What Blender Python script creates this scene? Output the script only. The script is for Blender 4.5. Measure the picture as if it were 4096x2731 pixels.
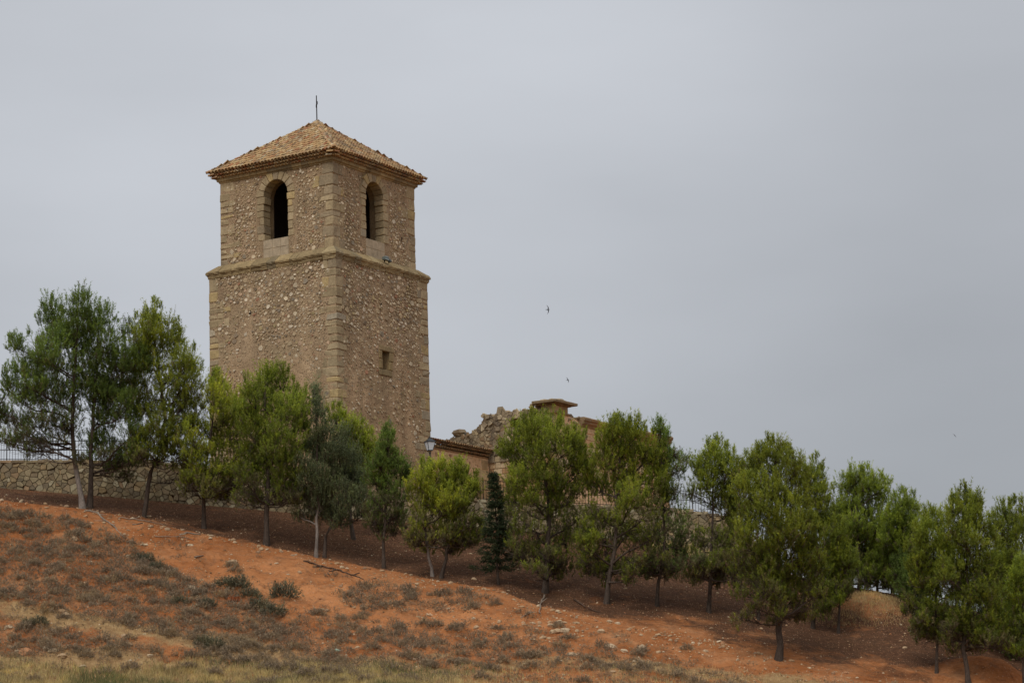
import bpy, math, random
import numpy as np
from mathutils import Vector, Matrix

# ------------------------------------------------------------------ camera, sky, sun, exposure
scn = bpy.context.scene
COL = scn.collection
for o in list(bpy.data.objects): bpy.data.objects.remove(o)
PITCH, ROLL, YAW = 0.18714, -0.02871, 1.00741
F = 10000.0                      # focal length in pixels of the 4096 px wide photograph
def cam_axes():
    cp, sp, cr, sr = math.cos(PITCH), math.sin(PITCH), math.cos(ROLL), math.sin(ROLL)
    r0 = np.array([1., 0, 0]); u0 = np.array([0, -sp, cp]); f0 = np.array([0, cp, sp])
    return cr*r0 + sr*u0, -sr*r0 + cr*u0, f0
CR, CU, CF = cam_axes()
cam = bpy.data.cameras.new('camera'); camo = bpy.data.objects.new('camera', cam); COL.objects.link(camo)
cam.sensor_width = 36; cam.lens = 36*F/4096; cam.clip_start = 0.5; cam.clip_end = 12000
camo.matrix_world = Matrix(((CR[0], CU[0], -CF[0], 0), (CR[1], CU[1], -CF[1], 0), (CR[2], CU[2], -CF[2], 0), (0, 0, 0, 1)))
scn.camera = camo
scn.view_settings.view_transform = 'Standard'; scn.view_settings.look = 'None'
scn.view_settings.exposure = 0.12; scn.view_settings.gamma = 1.0; scn.view_settings.use_curve_mapping = False

SUN_EL, SUN_AZ = math.radians(52), math.radians(200)      # azimuth from +Y clockwise: behind the camera, slightly left
world = bpy.data.worlds.new('World'); scn.world = world; world.use_nodes = True
nt = world.node_tree; N = nt.nodes; LK = nt.links; N.clear()
def wn(t, **k):
    n = N.new(t)
    for a, b in k.items(): setattr(n, a, b)
    return n
wo = wn('ShaderNodeOutputWorld'); bg = wn('ShaderNodeBackground'); LK.new(bg.outputs[0], wo.inputs[0])
sky = wn('ShaderNodeTexSky', sky_type='NISHITA'); sky.sun_disc = False
sky.sun_elevation = SUN_EL; sky.sun_rotation = SUN_AZ
bg.inputs['Strength'].default_value = 0.1
tc = wn('ShaderNodeTexCoord'); sep = wn('ShaderNodeSeparateXYZ'); LK.new(tc.outputs['Generated'], sep.inputs[0])
def wmath(op, a, b=None, clamp=False):
    m = wn('ShaderNodeMath', operation=op, use_clamp=clamp)
    for i, v in enumerate((a, b)):
        if v is None: continue
        if isinstance(v, (int, float)): m.inputs[i].default_value = v
        else: LK.new(v, m.inputs[i])
    return m.outputs[0]
# overcast: cloud layer three times as bright overhead as at the horizon
zen = wmath('MULTIPLY_ADD', wmath('MAXIMUM', sep.outputs[2], 0.0), 2.0); zen.node.inputs[2].default_value = 1.0
mp = wn('ShaderNodeMapping'); mp.inputs['Scale'].default_value = (1, 1, 3.0); mp.inputs['Location'].default_value = (3.1, 0.4, 0.6)
LK.new(tc.outputs['Generated'], mp.inputs[0])
cn = wn('ShaderNodeTexNoise'); cn.inputs['Scale'].default_value = 3.2; cn.inputs['Detail'].default_value = 5; cn.inputs['Roughness'].default_value = 0.45
LK.new(mp.outputs[0], cn.inputs['Vector'])
cloud = wmath('MULTIPLY_ADD', cn.outputs['Fac'], 0.50); cloud.node.inputs[2].default_value = 0.75
dv = wn('ShaderNodeVectorMath', operation='DOT_PRODUCT'); LK.new(tc.outputs['Generated'], dv.inputs[0])
bd = Vector((-0.08, 0.96, 0.235)).normalized(); dv.inputs[1].default_value = bd
br = wn('ShaderNodeMapRange', interpolation_type='SMOOTHSTEP'); LK.new(dv.outputs['Value'], br.inputs[0])
br.inputs[1].default_value = 0.966; br.inputs[2].default_value = 0.9985; br.inputs[3].default_value = 0.87; br.inputs[4].default_value = 1.05
lum = wmath('MULTIPLY', wmath('MULTIPLY', zen, cloud), br.outputs[0])
lum = wmath('MULTIPLY', lum, 3.38)
grey = wn('ShaderNodeVectorMath', operation='SCALE'); grey.inputs[0].default_value = (0.952, 0.987, 1.052); LK.new(lum, grey.inputs['Scale'])
mx = wn('ShaderNodeMix', data_type='RGBA'); mx.inputs[0].default_value = 0.94
LK.new(sky.outputs[0], mx.inputs[6]); LK.new(grey.outputs[0], mx.inputs[7]); LK.new(mx.outputs[2], bg.inputs['Color'])

sl = bpy.data.lights.new('sun', 'SUN'); so = bpy.data.objects.new('sun', sl); COL.objects.link(so)
sl.energy = 1.5; sl.angle = math.radians(24); sl.color = (1.0, 0.95, 0.87)
sd = Vector((math.sin(SUN_AZ)*math.cos(SUN_EL), math.cos(SUN_AZ)*math.cos(SUN_EL), math.sin(SUN_EL)))
so.rotation_euler = sd.to_track_quat('Z', 'Y').to_euler()

# ------------------------------------------------------------------ helpers
R = random.Random(7)
rng = np.random.default_rng(11)
def at(px, row, Y):              # a viewing direction of the photograph (2352 px wide reading) followed to depth Y
    d = CF + CR*(px*1.74150-2048)/F - CU*(row*1.74150-1365.5)/F
    return d*(Y/d[1])
def lin(c):                      # 0..255 display -> linear
    return tuple(((x/255)/12.92 if x <= 10 else ((x/255+0.055)/1.055)**2.4) for x in c)

def mesh_np(name, V, Fc, attr=None, smooth=False, mat=None):
    """V (n,3); Fc (m,k) with constant k, or a python list of faces"""
    me = bpy.data.meshes.new(name)
    if isinstance(Fc, np.ndarray):
        V = np.asarray(V, np.float32); m, k = Fc.shape
        me.vertices.add(len(V)); me.vertices.foreach_set('co', V.ravel())
        me.loops.add(m*k); me.loops.foreach_set('vertex_index', Fc.astype(np.int32).ravel())
        me.polygons.add(m); me.polygons.foreach_set('loop_start', np.arange(0, m*k, k, dtype=np.int32))
        me.update(calc_edges=True)
    else:
        me.from_pydata([tuple(v) for v in V], [], Fc)
    if attr is not None:
        A = np.ones((len(V), 4), np.float32); A[:, :3] = np.asarray(attr, np.float32)
        a = me.color_attributes.new('tint', 'FLOAT_COLOR', 'POINT'); a.data.foreach_set('color', A.ravel())
    if smooth: me.polygons.foreach_set('use_smooth', np.ones(len(me.polygons), bool))
    if mat: me.materials.append(mat)
    return me
def obj(name, me, parent=None, loc=None, rot=None, kind=None, label=None, cat=None, group=None):
    o = bpy.data.objects.new(name, me); COL.objects.link(o)
    if parent: o.parent = parent
    if loc is not None: o.location = loc
    if rot is not None: o.rotation_euler = rot
    for k, v in (('kind', kind), ('label', label), ('category', cat), ('group', group)):
        if v: o[k] = v
    return o
def thing(name, label, cat, loc=(0, 0, 0), rz=0, group=None):
    return obj(name, None, None, loc, (0, 0, rz), None, label, cat, group)

class MB:                        # mesh collector
    def __init__(s): s.v = []; s.f = []; s.c = []
    def add(s, vs, fs, col=(1, 1, 1)):
        n = len(s.v); s.v.extend([tuple(float(x) for x in v) for v in vs])
        s.f.extend([tuple(i+n for i in f) for f in fs]); s.c.extend([col]*len(vs))
        return s
    def box(s, a, b, col=(1, 1, 1)):
        x0, y0, z0 = a; x1, y1, z1 = b
        return s.add([(x0,y0,z0),(x1,y0,z0),(x1,y1,z0),(x0,y1,z0),(x0,y0,z1),(x1,y0,z1),(x1,y1,z1),(x0,y1,z1)],
                     [(0,3,2,1),(4,5,6,7),(0,1,5,4),(1,2,6,5),(2,3,7,6),(3,0,4,7)], col)
    def cbox(s, a, b, bev=0.02, jit=0.006, col=(1, 1, 1)):   # chamfered box, slightly uneven
        x = (a[0], b[0]); y = (a[1], b[1]); z = (a[2], b[2]); vs = []; ix = {}
        for i in (0, 1):
            for j in (0, 1):
                for k in (0, 1):
                    sx, sy, sz = (1, -1)[i], (1, -1)[j], (1, -1)[k]
                    J = [R.uniform(-jit, jit) for _ in range(3)]
                    bb = bev*R.uniform(.7, 1.5)
                    for ax in range(3):
                        p = [x[i]+sx*(0 if ax == 0 else bb)+J[0], y[j]+sy*(0 if ax == 1 else bb)+J[1], z[k]+sz*(0 if ax == 2 else bb)+J[2]]
                        ix[(i, j, k, ax)] = len(vs); vs.append(p)
        fs = []
        for ax in range(3):
            o1, o2 = [q for q in range(3) if q != ax]
            for sd_ in (0, 1):
                q = []
                for (p1, p2) in ((0, 0), (1, 0), (1, 1), (0, 1)):
                    key = [0, 0, 0]; key[ax] = sd_; key[o1] = p1; key[o2] = p2; q.append(ix[(*key, ax)])
                fs.append(tuple(q))
            for p1 in (0, 1):
                for p2 in (0, 1):       # edge running along ax
                    k0 = [0, 0, 0]; k0[ax] = 0; k0[o1] = p1; k0[o2] = p2
                    k1 = list(k0); k1[ax] = 1
                    fs.append((ix[(*k0, o1)], ix[(*k1, o1)], ix[(*k1, o2)], ix[(*k0, o2)]))
        for i in (0, 1):
            for j in (0, 1):
                for k in (0, 1): fs.append((ix[(i,j,k,0)], ix[(i,j,k,1)], ix[(i,j,k,2)]))
        return s.add(vs, fs, col)
    def tube(s, pts, rad, n=6, col=(1, 1, 1), cap=True):
        pts = [np.asarray(p, float) for p in pts]; m = len(pts); vs = []
        for i, p in enumerate(pts):
            t = pts[min(i+1, m-1)]-pts[max(i-1, 0)]; t = t/(np.linalg.norm(t)+1e-9)
            a = np.cross(t, (0.13, 0.2, 0.97) if abs(t[2]) < .9 else (1, 0.1, 0)); a /= np.linalg.norm(a); b = np.cross(t, a)
            for k in range(n):
                w = 2*math.pi*k/n; vs.append(p+rad[i]*(math.cos(w)*a+math.sin(w)*b))
        fs = [(i*n+k, i*n+(k+1) % n, (i+1)*n+(k+1) % n, (i+1)*n+k) for i in range(m-1) for k in range(n)]
        if cap: fs.append(tuple(range((m-1)*n, m*n))); fs.append(tuple(range(n))[::-1])
        return s.add(vs, fs, col)
    def mesh(s, name, mat, smooth=False): return mesh_np(name, s.v, s.f, s.c, smooth, mat)
    def build(s, name, mat, parent=None, smooth=False, **k): return obj(name, s.mesh(name, mat, smooth), parent, **k)

# value noise, vectorised
def hash2(ix, iy, iz):
    h = (ix.astype(np.int64)*374761393 + iy.astype(np.int64)*668265263 + iz.astype(np.int64)*2147483647) & 0xffffffff
    h = ((h ^ (h >> 13))*1274126177) & 0xffffffff
    return ((h ^ (h >> 16)) & 0xffff)/65535.0
def vnoise(x, y, z=0.0, seed=0):
    x = np.asarray(x, float); y = np.asarray(y, float); z = np.zeros_like(x)+z
    ix, iy, iz = np.floor(x), np.floor(y), np.floor(z); fx, fy, fz = x-ix, y-iy, z-iz
    fx, fy, fz = (t*t*(3-2*t) for t in (fx, fy, fz)); r = 0
    for a in (0, 1):
        for b in (0, 1):
            for c in (0, 1):
                r = r + hash2(ix+a, iy+b, iz+c+seed*17)*(fx if a else 1-fx)*(fy if b else 1-fy)*(fz if c else 1-fz)
    return r*2-1
def fbm(x, y, z=0.0, o=4, seed=0):
    r = 0; a = 1.0; s = 1.0; t = 0
    for i in range(o): r = r+a*vnoise(np.asarray(x)*s, np.asarray(y)*s, np.asarray(z)*s, seed+i); t += a; a *= .5; s *= 2.03
    return r/t

# ------------------------------------------------------------------ materials
def mat_new(name, rough=0.9, spec=0.2):
    m = bpy.data.materials.new(name); m.use_nodes = True; t = m.node_tree
    b = t.nodes['Principled BSDF']; b.inputs['Roughness'].default_value = rough; b.inputs['Specular IOR Level'].default_value = spec
    return m, t, b
def node(t, ty, **k):
    n = t.nodes.new(ty)
    for a, b in k.items():
        if a.startswith('i_'): n.inputs[a[2:].replace('_', ' ')].default_value = b
        else: setattr(n, a, b)
    return n
def noise(t, scale, detail=5, rough=.6, vec=None, dist=0.0):
    n = node(t, 'ShaderNodeTexNoise', i_Scale=scale, i_Detail=detail, i_Roughness=rough, i_Distortion=dist)
    if vec: t.links.new(vec, n.inputs['Vector'])
    return n.outputs['Fac']
def ramp(t, fac, stops, interp='LINEAR'):
    n = node(t, 'ShaderNodeValToRGB'); cr = n.color_ramp; cr.interpolation = interp
    while len(cr.elements) < len(stops): cr.elements.new(.5)
    for e, (p, c) in zip(cr.elements, stops): e.position = p; e.color = (*c, 1) if len(c) == 3 else c
    t.links.new(fac, n.inputs[0]); return n.outputs[0]
def mix(t, fac, a, b, blend='MIX'):
    n = node(t, 'ShaderNodeMix', data_type='RGBA', blend_type=blend)
    for i, v in ((0, fac), (6, a), (7, b)):
        if isinstance(v, (float, int)): n.inputs[i].default_value = v
        elif isinstance(v, tuple): n.inputs[i].default_value = (*v, 1)
        else: t.links.new(v, n.inputs[i])
    return n.outputs[2]
def bump(t, b, h, strength=.5, dist=.02):
    n = node(t, 'ShaderNodeBump', i_Strength=strength, i_Distance=dist); t.links.new(h, n.inputs['Height']); t.links.new(n.outputs[0], b.inputs['Normal'])
def gen(t): return node(t, 'ShaderNodeTexCoord').outputs['Object']
def tint(t): return node(t, 'ShaderNodeVertexColor', layer_name='tint').outputs[0]
def geo(t): return node(t, 'ShaderNodeNewGeometry').outputs['Position']
WHITE = (1., 1., 1.)

# stone whose colour comes from the tint of each piece, plus mottling and lichen
def streaks(t, p, c, amt=.28):
    mp_ = node(t, 'ShaderNodeMapping'); mp_.inputs['Scale'].default_value = (1.7, 1.7, .16); t.links.new(p, mp_.inputs[0])
    return mix(t, amt, c, mix(t, 1.0, c, ramp(t, noise(t, 1.0, 5, .65, mp_.outputs[0]), [(.33, (.50, .47, .43)), (.5, (.92, .9, .88)), (.68, (1.18, 1.15, 1.1))]), 'MULTIPLY'))
def stone_mat(name, lich=0.35, bs=.6):
    m, t, b = mat_new(name, .95, .1); p = geo(t)
    c = mix(t, 1.0, tint(t), ramp(t, noise(t, 9, 6, .7, p), [(.25, (.62, .6, .57)), (.55, (1, 1, 1)), (.8, (1.25, 1.22, 1.15))]), 'MULTIPLY')
    c = mix(t, ramp(t, noise(t, 1.3, 5, .65, p), [(.5, (0, 0, 0)), (.72, (lich,)*3)]), c, (.10, .085, .06)); c = streaks(t, p, c)
    t.links.new(c, b.inputs['Base Color']); bump(t, b, noise(t, 22, 6, .7, p), bs, .03); return m
M_stone = stone_mat('worn_stone'); M_block = stone_mat('ashlar_stone', .3, .4); M_rub = stone_mat('rubble', .25, .8)
def mortar_mat():
    m, t, b = mat_new('lime_mortar', .97, .08); p = geo(t)
    c = ramp(t, noise(t, .55, 6, .6, p), [(.3, lin((162, 144, 116))), (.5, lin((182, 157, 126))), (.7, lin((196, 171, 139)))])
    c = mix(t, ramp(t, noise(t, .9, 4, .6, p, .6), [(.52, (0, 0, 0)), (.66, (.6,)*3)]), c, lin((186, 160, 131)))
    vo = node(t, 'ShaderNodeTexVoronoi', i_Scale=11.0); vo.inputs['Randomness'].default_value = 1; t.links.new(p, vo.inputs['Vector'])
    sepc = node(t, 'ShaderNodeSeparateColor'); t.links.new(vo.outputs['Color'], sepc.inputs[0])
    spots = ramp(t, vo.outputs['Distance'], [(.22, (1, 1, 1)), (.36, (0, 0, 0))])
    sel = ramp(t, sepc.outputs[0], [(.45, (0, 0, 0)), (.5, (.75,)*3)], 'LINEAR')
    spc = ramp(t, sepc.outputs[1], [(0, lin((190, 165, 135))), (.5, lin((150, 120, 95))), (.8, lin((128, 108, 90))), (1, lin((176, 122, 96)))])
    msk = node(t, 'ShaderNodeMath', operation='MULTIPLY'); t.links.new(spots, msk.inputs[0]); t.links.new(sel, msk.inputs[1])
    c = mix(t, msk.outputs[0], c, spc)
    c = mix(t, 1.0, c, ramp(t, noise(t, 14, 7, .75, p), [(.3, (.5, .48, .46)), (.5, (.95, .95, .95)), (.75, (1.2, 1.2, 1.2))]), 'MULTIPLY')
    c = streaks(t, p, mix(t, 1.0, c, tint(t), 'MULTIPLY'), .42)
    t.links.new(c, b.inputs['Base Color'])
    bh = node(t, 'ShaderNodeMath', operation='ADD'); t.links.new(noise(t, 13, 7, .75, p), bh.inputs[0]); t.links.new(msk.outputs[0], bh.inputs[1])
    bump(t, b, bh.outputs[0], .9, .04); return m
M_mortar = mortar_mat()
def plaster_mat(name, c1, c2, sc=2.0):
    m, t, b = mat_new(name, .95, .08); p = geo(t)
    c = ramp(t, noise(t, sc, 6, .65, p), [(.3, c1), (.7, c2)])
    c = mix(t, ramp(t, noise(t, 7, 5, .7, p), [(.52, (0, 0, 0)), (.7, (.7,)*3)]), c, lin((150, 118, 96)))
    t.links.new(c, b.inputs['Base Color']); bump(t, b, noise(t, 12, 7, .75, p), .8, .03); return m
M_orange = plaster_mat('orange_render', lin((222, 180, 136)), lin((236, 202, 162)))
def tile_mat(name, use_attr):
    m, t, b = mat_new(name, .85, .2); p = geo(t)
    f = tint(t) if use_attr else node(t, 'ShaderNodeObjectInfo').outputs['Random']
    c = ramp(t, f, [(0, lin((222, 190, 138))), (.16, lin((206, 170, 120))), (.3, lin((228, 200, 150))), (.45, lin((190, 146, 104))), (.6, lin((216, 182, 130))),
                    (.74, lin((190, 120, 84))), (.8, lin((232, 212, 172))), (.93, lin((150, 124, 98))), (1, lin((212, 172, 122)))])
    c = mix(t, ramp(t, noise(t, 3, 5, .7, p), [(.5, (0, 0, 0)), (.75, (.5,)*3)]), c, (.2, .155, .10))
    c = mix(t, 1.0, c, ramp(t, noise(t, 18, 5, .7, p), [(.3, (.6, .6, .62)), (.6, (.86, .855, .87))]), 'MULTIPLY')
    c = mix(t, ramp(t, noise(t, .9, 6, .7, p), [(.47, (0, 0, 0)), (.66, (.55,)*3)]), c, (.16, .13, .095))
    t.links.new(c, b.inputs['Base Color']); bump(t, b, noise(t, 30, 4, .6, p), .3, .01); return m
M_tile = tile_mat('clay_tile', False); M_tileA = tile_mat('clay_tile_joined', True)
def flat_mat(name, col, rough=.6, metal=0, spec=.3, var=.25, sc=8):
    m, t, b = mat_new(name, rough, spec); p = geo(t); b.inputs['Metallic'].default_value = metal
    lo = tuple(x*(1-var) for x in col); hi = tuple(x*(1+var) for x in col)
    t.links.new(ramp(t, noise(t, sc, 5, .6, p), [(.3, lo), (.7, hi)]), b.inputs['Base Color']); return m
M_iron = flat_mat('dark_iron', (.022, .017, .015), .85, 0, .1); M_lamp = flat_mat('lamp_paint', (.03, .033, .035), .45)
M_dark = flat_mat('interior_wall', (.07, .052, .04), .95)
M_concrete = flat_mat('sill_blocks', lin((172, 156, 132)), .9, 0, .1, .22, 4)
def bark_mat(name, a, b_, fade=False):
    m, t, b = mat_new(name, .95, .1); p = geo(t)
    mp_ = node(t, 'ShaderNodeMapping'); mp_.inputs['Scale'].default_value = (1, 1, .22); t.links.new(p, mp_.inputs[0])
    h = noise(t, 26, 6, .75, mp_.outputs[0], .4)
    c0 = ramp(t, h, [(.35, a), (.65, b_)])
    if fade:         # the bark darkens higher up the stem
        tco = node(t, 'ShaderNodeTexCoord'); sz = node(t, 'ShaderNodeSeparateXYZ'); t.links.new(tco.outputs['Object'], sz.inputs[0])
        mr = node(t, 'ShaderNodeMapRange'); t.links.new(sz.outputs[2], mr.inputs[0]); mr.inputs[1].default_value = 1.3; mr.inputs[2].default_value = 2.2
        c0 = mix(t, mr.outputs[0], c0, (.075, .055, .042))
    t.links.new(mix(t, 1.0, c0, ramp(t, noise(t, 1.2, 3, .5, p), [(.3, (.7,)*3), (.7, (1.2,)*3)]), 'MULTIPLY'), b.inputs['Base Color'])
    bump(t, b, h, 1.0, .04); return m
M_bark = bark_mat('pine_bark', (.045, .034, .027), (.13, .10, .08)); M_barkpale = bark_mat('pale_bark', (.13, .11, .095), (.36, .31, .27), True)
def leaf_mat(name, tr=.3, rough=.6):
    m, t, b = mat_new(name, rough, .25); p = geo(t)
    c = mix(t, 1.0, tint(t), ramp(t, noise(t, 1.6, 4, .6, p), [(.3, (.7, .7, .7)), (.5, (1, 1, 1)), (.72, (1.35, 1.28, 1.0))]), 'MULTIPLY')
    t.links.new(c, b.inputs['Base Color'])
    tl = node(t, 'ShaderNodeBsdfTranslucent'); t.links.new(c, tl.inputs[0]); ms = node(t, 'ShaderNodeMixShader'); ms.inputs[0].default_value = tr
    t.links.new(b.outputs[0], ms.inputs[1]); t.links.new(tl.outputs[0], ms.inputs[2]); t.links.new(ms.outputs[0], t.nodes['Material Output'].inputs['Surface']); return m
M_needle = leaf_mat('needles', .4); M_shrub = leaf_mat('shrub_twigs', .15, .9); M_grass = leaf_mat('dry_grass', .25, .8)

def ground_mat():
    m, t, b = mat_new('red_soil', .97, .05); p = geo(t)
    att = node(t, 'ShaderNodeVertexColor', layer_name='tint'); sp = node(t, 'ShaderNodeSeparateColor'); t.links.new(att.outputs[0], sp.inputs[0])
    lit, straw, pale = sp.outputs[0], sp.outputs[1], sp.outputs[2]
    c = ramp(t, noise(t, .45, 7, .62, p, .5), [(.28, (.22, .078, .030)), (.42, (.36, .130, .044)), (.58, (.46, .19, .075)), (.75, (.53, .27, .13))])
    c = mix(t, pale, c, (.68, .31, .13))
    c = mix(t, ramp(t, noise(t, 1.4, 7, .7, p, 1.0), [(.5, (0, 0, 0)), (.66, (.6,)*3)]), c, (.25, .135, .075))
    c = mix(t, 1.0, c, ramp(t, noise(t, 3.2, 8, .7, p, .8), [(.3, (.62, .55, .5)), (.5, (.98, .98, .98)), (.7, (1.12, 1.1, 1.1))]), 'MULTIPLY')
    # dry stubble
    g = ramp(t, noise(t, 2.2, 7, .75, p), [(.3, (.22, .125, .06)), (.55, (.40, .255, .12)), (.75, (.54, .38, .20))])
    sm = node(t, 'ShaderNodeMath', operation='ADD'); t.links.new(straw, sm.inputs[0]); n1 = noise(t, 1.1, 8, .75, p, .6)
    sc_ = node(t, 'ShaderNodeMath', operation='MULTIPLY_ADD'); t.links.new(n1, sc_.inputs[0]); sc_.inputs[1].default_value = 1.5; sc_.inputs[2].default_value = -1.08
    t.links.new(sc_.outputs[0], sm.inputs[1]); sm.use_clamp = True
    c = mix(t, ramp(t, sm.outputs[0], [(.18, (0, 0, 0)), (.5, (1, 1, 1))]), c, g)
    # needle litter under the pines
    lc = ramp(t, noise(t, 5, 8, .75, p), [(.3, (.042, .025, .016)), (.5, (.085, .046, .028)), (.62, (.13, .066, .038)), (.78, (.24, .115, .06))])
    lm = node(t, 'ShaderNodeMath', operation='ADD'); lm.use_clamp = True; t.links.new(lit, lm.inputs[0]); n2 = noise(t, .8, 8, .72, p, .4)
    l2 = node(t, 'ShaderNodeMath', operation='MULTIPLY_ADD'); t.links.new(n2, l2.inputs[0]); l2.inputs[1].default_value = 1.4; l2.inputs[2].default_value = -.9
    t.links.new(l2.outputs[0], lm.inputs[1])
    c = mix(t, ramp(t, lm.outputs[0], [(.3, (0, 0, 0)), (.6, (.92,)*3)]), c, lc)
    # small stones
    for scl, th in ((9.0, .2), (20., .25)):
        vo = node(t, 'ShaderNodeTexVoronoi', i_Scale=scl); t.links.new(p, vo.inputs['Vector'])
        sc2 = node(t, 'ShaderNodeSeparateColor'); t.links.new(vo.outputs['Color'], sc2.inputs[0])
        a = ramp(t, vo.outputs['Distance'], [(th, WHITE), (th+.1, (0, 0, 0))]); s_ = ramp(t, sc2.outputs[0], [(.78, (0, 0, 0)), (.82, (.8,)*3)])
        mm = node(t, 'ShaderNodeMath', operation='MULTIPLY'); t.links.new(a, mm.inputs[0]); t.links.new(s_, mm.inputs[1])
        c = mix(t, mm.outputs[0], c, ramp(t, sc2.outputs[1], [(0, (.52, .36, .24)), (.6, (.42, .2, .1)), (1, (.22, .12, .07))]))
    t.links.new(c, b.inputs['Base Color'])
    bump(t, b, noise(t, 6, 9, .75, p), 1.0, .12); return m
M_ground = ground_mat()

# ------------------------------------------------------------------ terrain
def curve(rows):
    P = np.array([at(*q) for q in rows]); return P[np.argsort(P[:, 0])]
C0 = curve([(-150,1105,117),(0,1120,116),(350,1150,115),(600,1172,115),(850,1195,115.5),(1130,1215,116.5),(1560,1250,118),(1720,1290,118),(1880,1335,115),(1990,1352,112),(2120,1375,111),(2352,1430,111),(2600,1500,112)])
C1 = curve([(-150,1125,109),(0,1145,109),(190,1168,109),(335,1198,108.5),(468,1225,108),(610,1255,107.5),(728,1284,107),(882,1310,106.5),(1000,1332,105.7),(1150,1355,104.2),(1240,1393,102),(1400,1425,101),(1600,1465,100),(1800,1515,98),(2000,1560,97),(2352,1610,97),(2600,1680,97)])
C2 = curve([(-150,1568,92),(600,1568,92),(1200,1568,92),(1500,1572,92.5),(1800,1590,93),(2000,1610,92),(2352,1660,92),(2600,1720,92)])
_wt = np.array([at(*q) for q in [(-150,1057,117),(0,1057,116),(350,1057,115),(600,1092,115),(850,1125,115.5),(1130,1150,116.5),(1560,1168,118),(1680,1185,118)]])
WTX, WTZ = np.append(_wt[:, 0], 12.4), np.append(_wt[:, 2], float(np.interp(12.4, C0[:, 0], C0[:, 2])))
def cy(C, x): return np.interp(x, C[:, 0], C[:, 1])
def cz(C, x): return np.interp(x, C[:, 0], C[:, 2])
def walltop(x): return np.where(np.asarray(x) < 12.4, np.interp(x, WTX, WTZ), cz(C0, x))
def plateau(x): return walltop(x) - np.where(np.asarray(x) < 12.3, .12, 0)
def h_lin(x, y):
    z0, z1, z2 = cz(C0, x), cz(C1, x), cz(C2, x); y0, y1, y2 = cy(C0, x), cy(C1, x), cy(C2, x)
    ys = [0*x-400, 0*x, 0*x+30, 0*x+60, 0*x+80, y2, y1, y0]; zs = [0*x-2.2, 0*x-1.7, 0*x-1.3, z2*0+.3, z2*.45+.2, z2, z1, z0]
    r = zs[0]+0*x
    for i in range(len(ys)-1):
        t = (y-ys[i])/(ys[i+1]-ys[i]); r = np.where(t > 0, zs[i]+(zs[i+1]-zs[i])*(t if i == len(ys)-2 else np.minimum(t, 1)), r)
    return r
BUMPS = [(at(1985,1400,108), 2.2, 1.6, .8), (at(2275,1520,99.5), 1.8, 1.6, .8), (at(1350,1255,112), 3.0, 1.2, .55)]
def height(x, y, detail=True):
    x = np.asarray(x, float); y = np.asarray(y, float)
    x, y = np.broadcast_arrays(x, y)
    r = sum(w*h_lin(x, y+d) for d, w in ((-1.2, .12), (-.6, .22), (0, .32), (.6, .22), (1.2, .12)))
    y0 = cy(C0, x); pl = plateau(x)
    for c, sx, sy, a in BUMPS: r = r+a*np.exp(-((x-c[0])/sx)**2-((y-c[1])/sy)**2)
    if detail:
        k = np.clip((y-80)/8, 0, 1)*np.clip((y0-y)/1.0+.4, 0, 1)
        fr = np.clip((cy(C1, x)-y)/3, 0, 1)
        r = r + k*(.16*fbm(x/3.2, y/3.2, 0, 3, 1)*(0.4+fr) + .10*fbm(x/.9, y/1.3, 0, 3, 5)*(.35+fr) + .05*fbm(x/.25, y/.25, 0, 2, 9) + .17*fr*(.5-np.abs(fbm(x/.75+y*.25, y/3.5, 0, 3, 31))*1.6))
    xr = np.clip((x-12)/2, 0, 1)
    after = np.where(x < 12.4, pl, cz(C0, x))
    z = np.where(y > y0+.3*(1-xr), after + (0 if not detail else .05*fbm(x/1.5, y/1.5, 0, 3, 4)), r)
    z = np.where(y > 150, z-(np.minimum(y, 450)-150)*.08, z)
    far = np.clip((np.abs(x)-60)/200, 0, 1); far = far*far*(3-2*far)
    return z*(1-far)+far*np.minimum(z, -2.)
def ground(px, row):             # where a viewing direction meets the slope
    Ys = np.linspace(70, 125, 221); P = np.array([at(px, row, Y) for Y in Ys]); H = height(P[:, 0], P[:, 1])
    k = np.argmax(P[:, 2] <= H)
    if P[k, 2] > H[k]: return None
    if k == 0: return None
    a = (P[k-1, 2]-H[k-1]); b = (H[k]-P[k, 2]); t = a/(a+b+1e-9); Y = Ys[k-1]+t*(Ys[k]-Ys[k-1])
    p = at(px, row, Y); return np.array([p[0], p[1], float(height(p[0], p[1]))])

STRAW = [at(0,1395,100)[:2]]
def straw_mask(x, y):
    # bands of dry stubble running across the lower slope
    y2 = cy(C2, x); s = y-y2
    low = np.clip(1-(s-1.2)/1.8, 0, 1)
    b1 = np.exp(-((s-(5.6-.26*(x+18)))/.8)**2)*np.clip((-7-x)/3, 0, 1)
    b2 = .55*np.exp(-((s-2.2)/1.0)**2)*np.clip((x+2)/5, 0, 1)
    return np.clip(low*(.9-.75*np.clip((x+7)/6, 0, 1))+b1*.9+b2, 0, 1)
xs = np.concatenate([[-4000,-1500,-700,-300,-150,-90,-60,-45,-36,-31], np.arange(-28, 28.01, .14), [31,36,45,60,90,150,300,700,1500,4000]])
ys = np.concatenate([[-1500,-600,-300,-150,-60,0,20,35,50,60,68,74,79,83,86], np.arange(88, 119.01, .14), [120,123,128,135,142,150,158,170,190,220,260,320,450,800,2000,6000]])
GX, GY = np.meshgrid(xs, ys)
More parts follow.
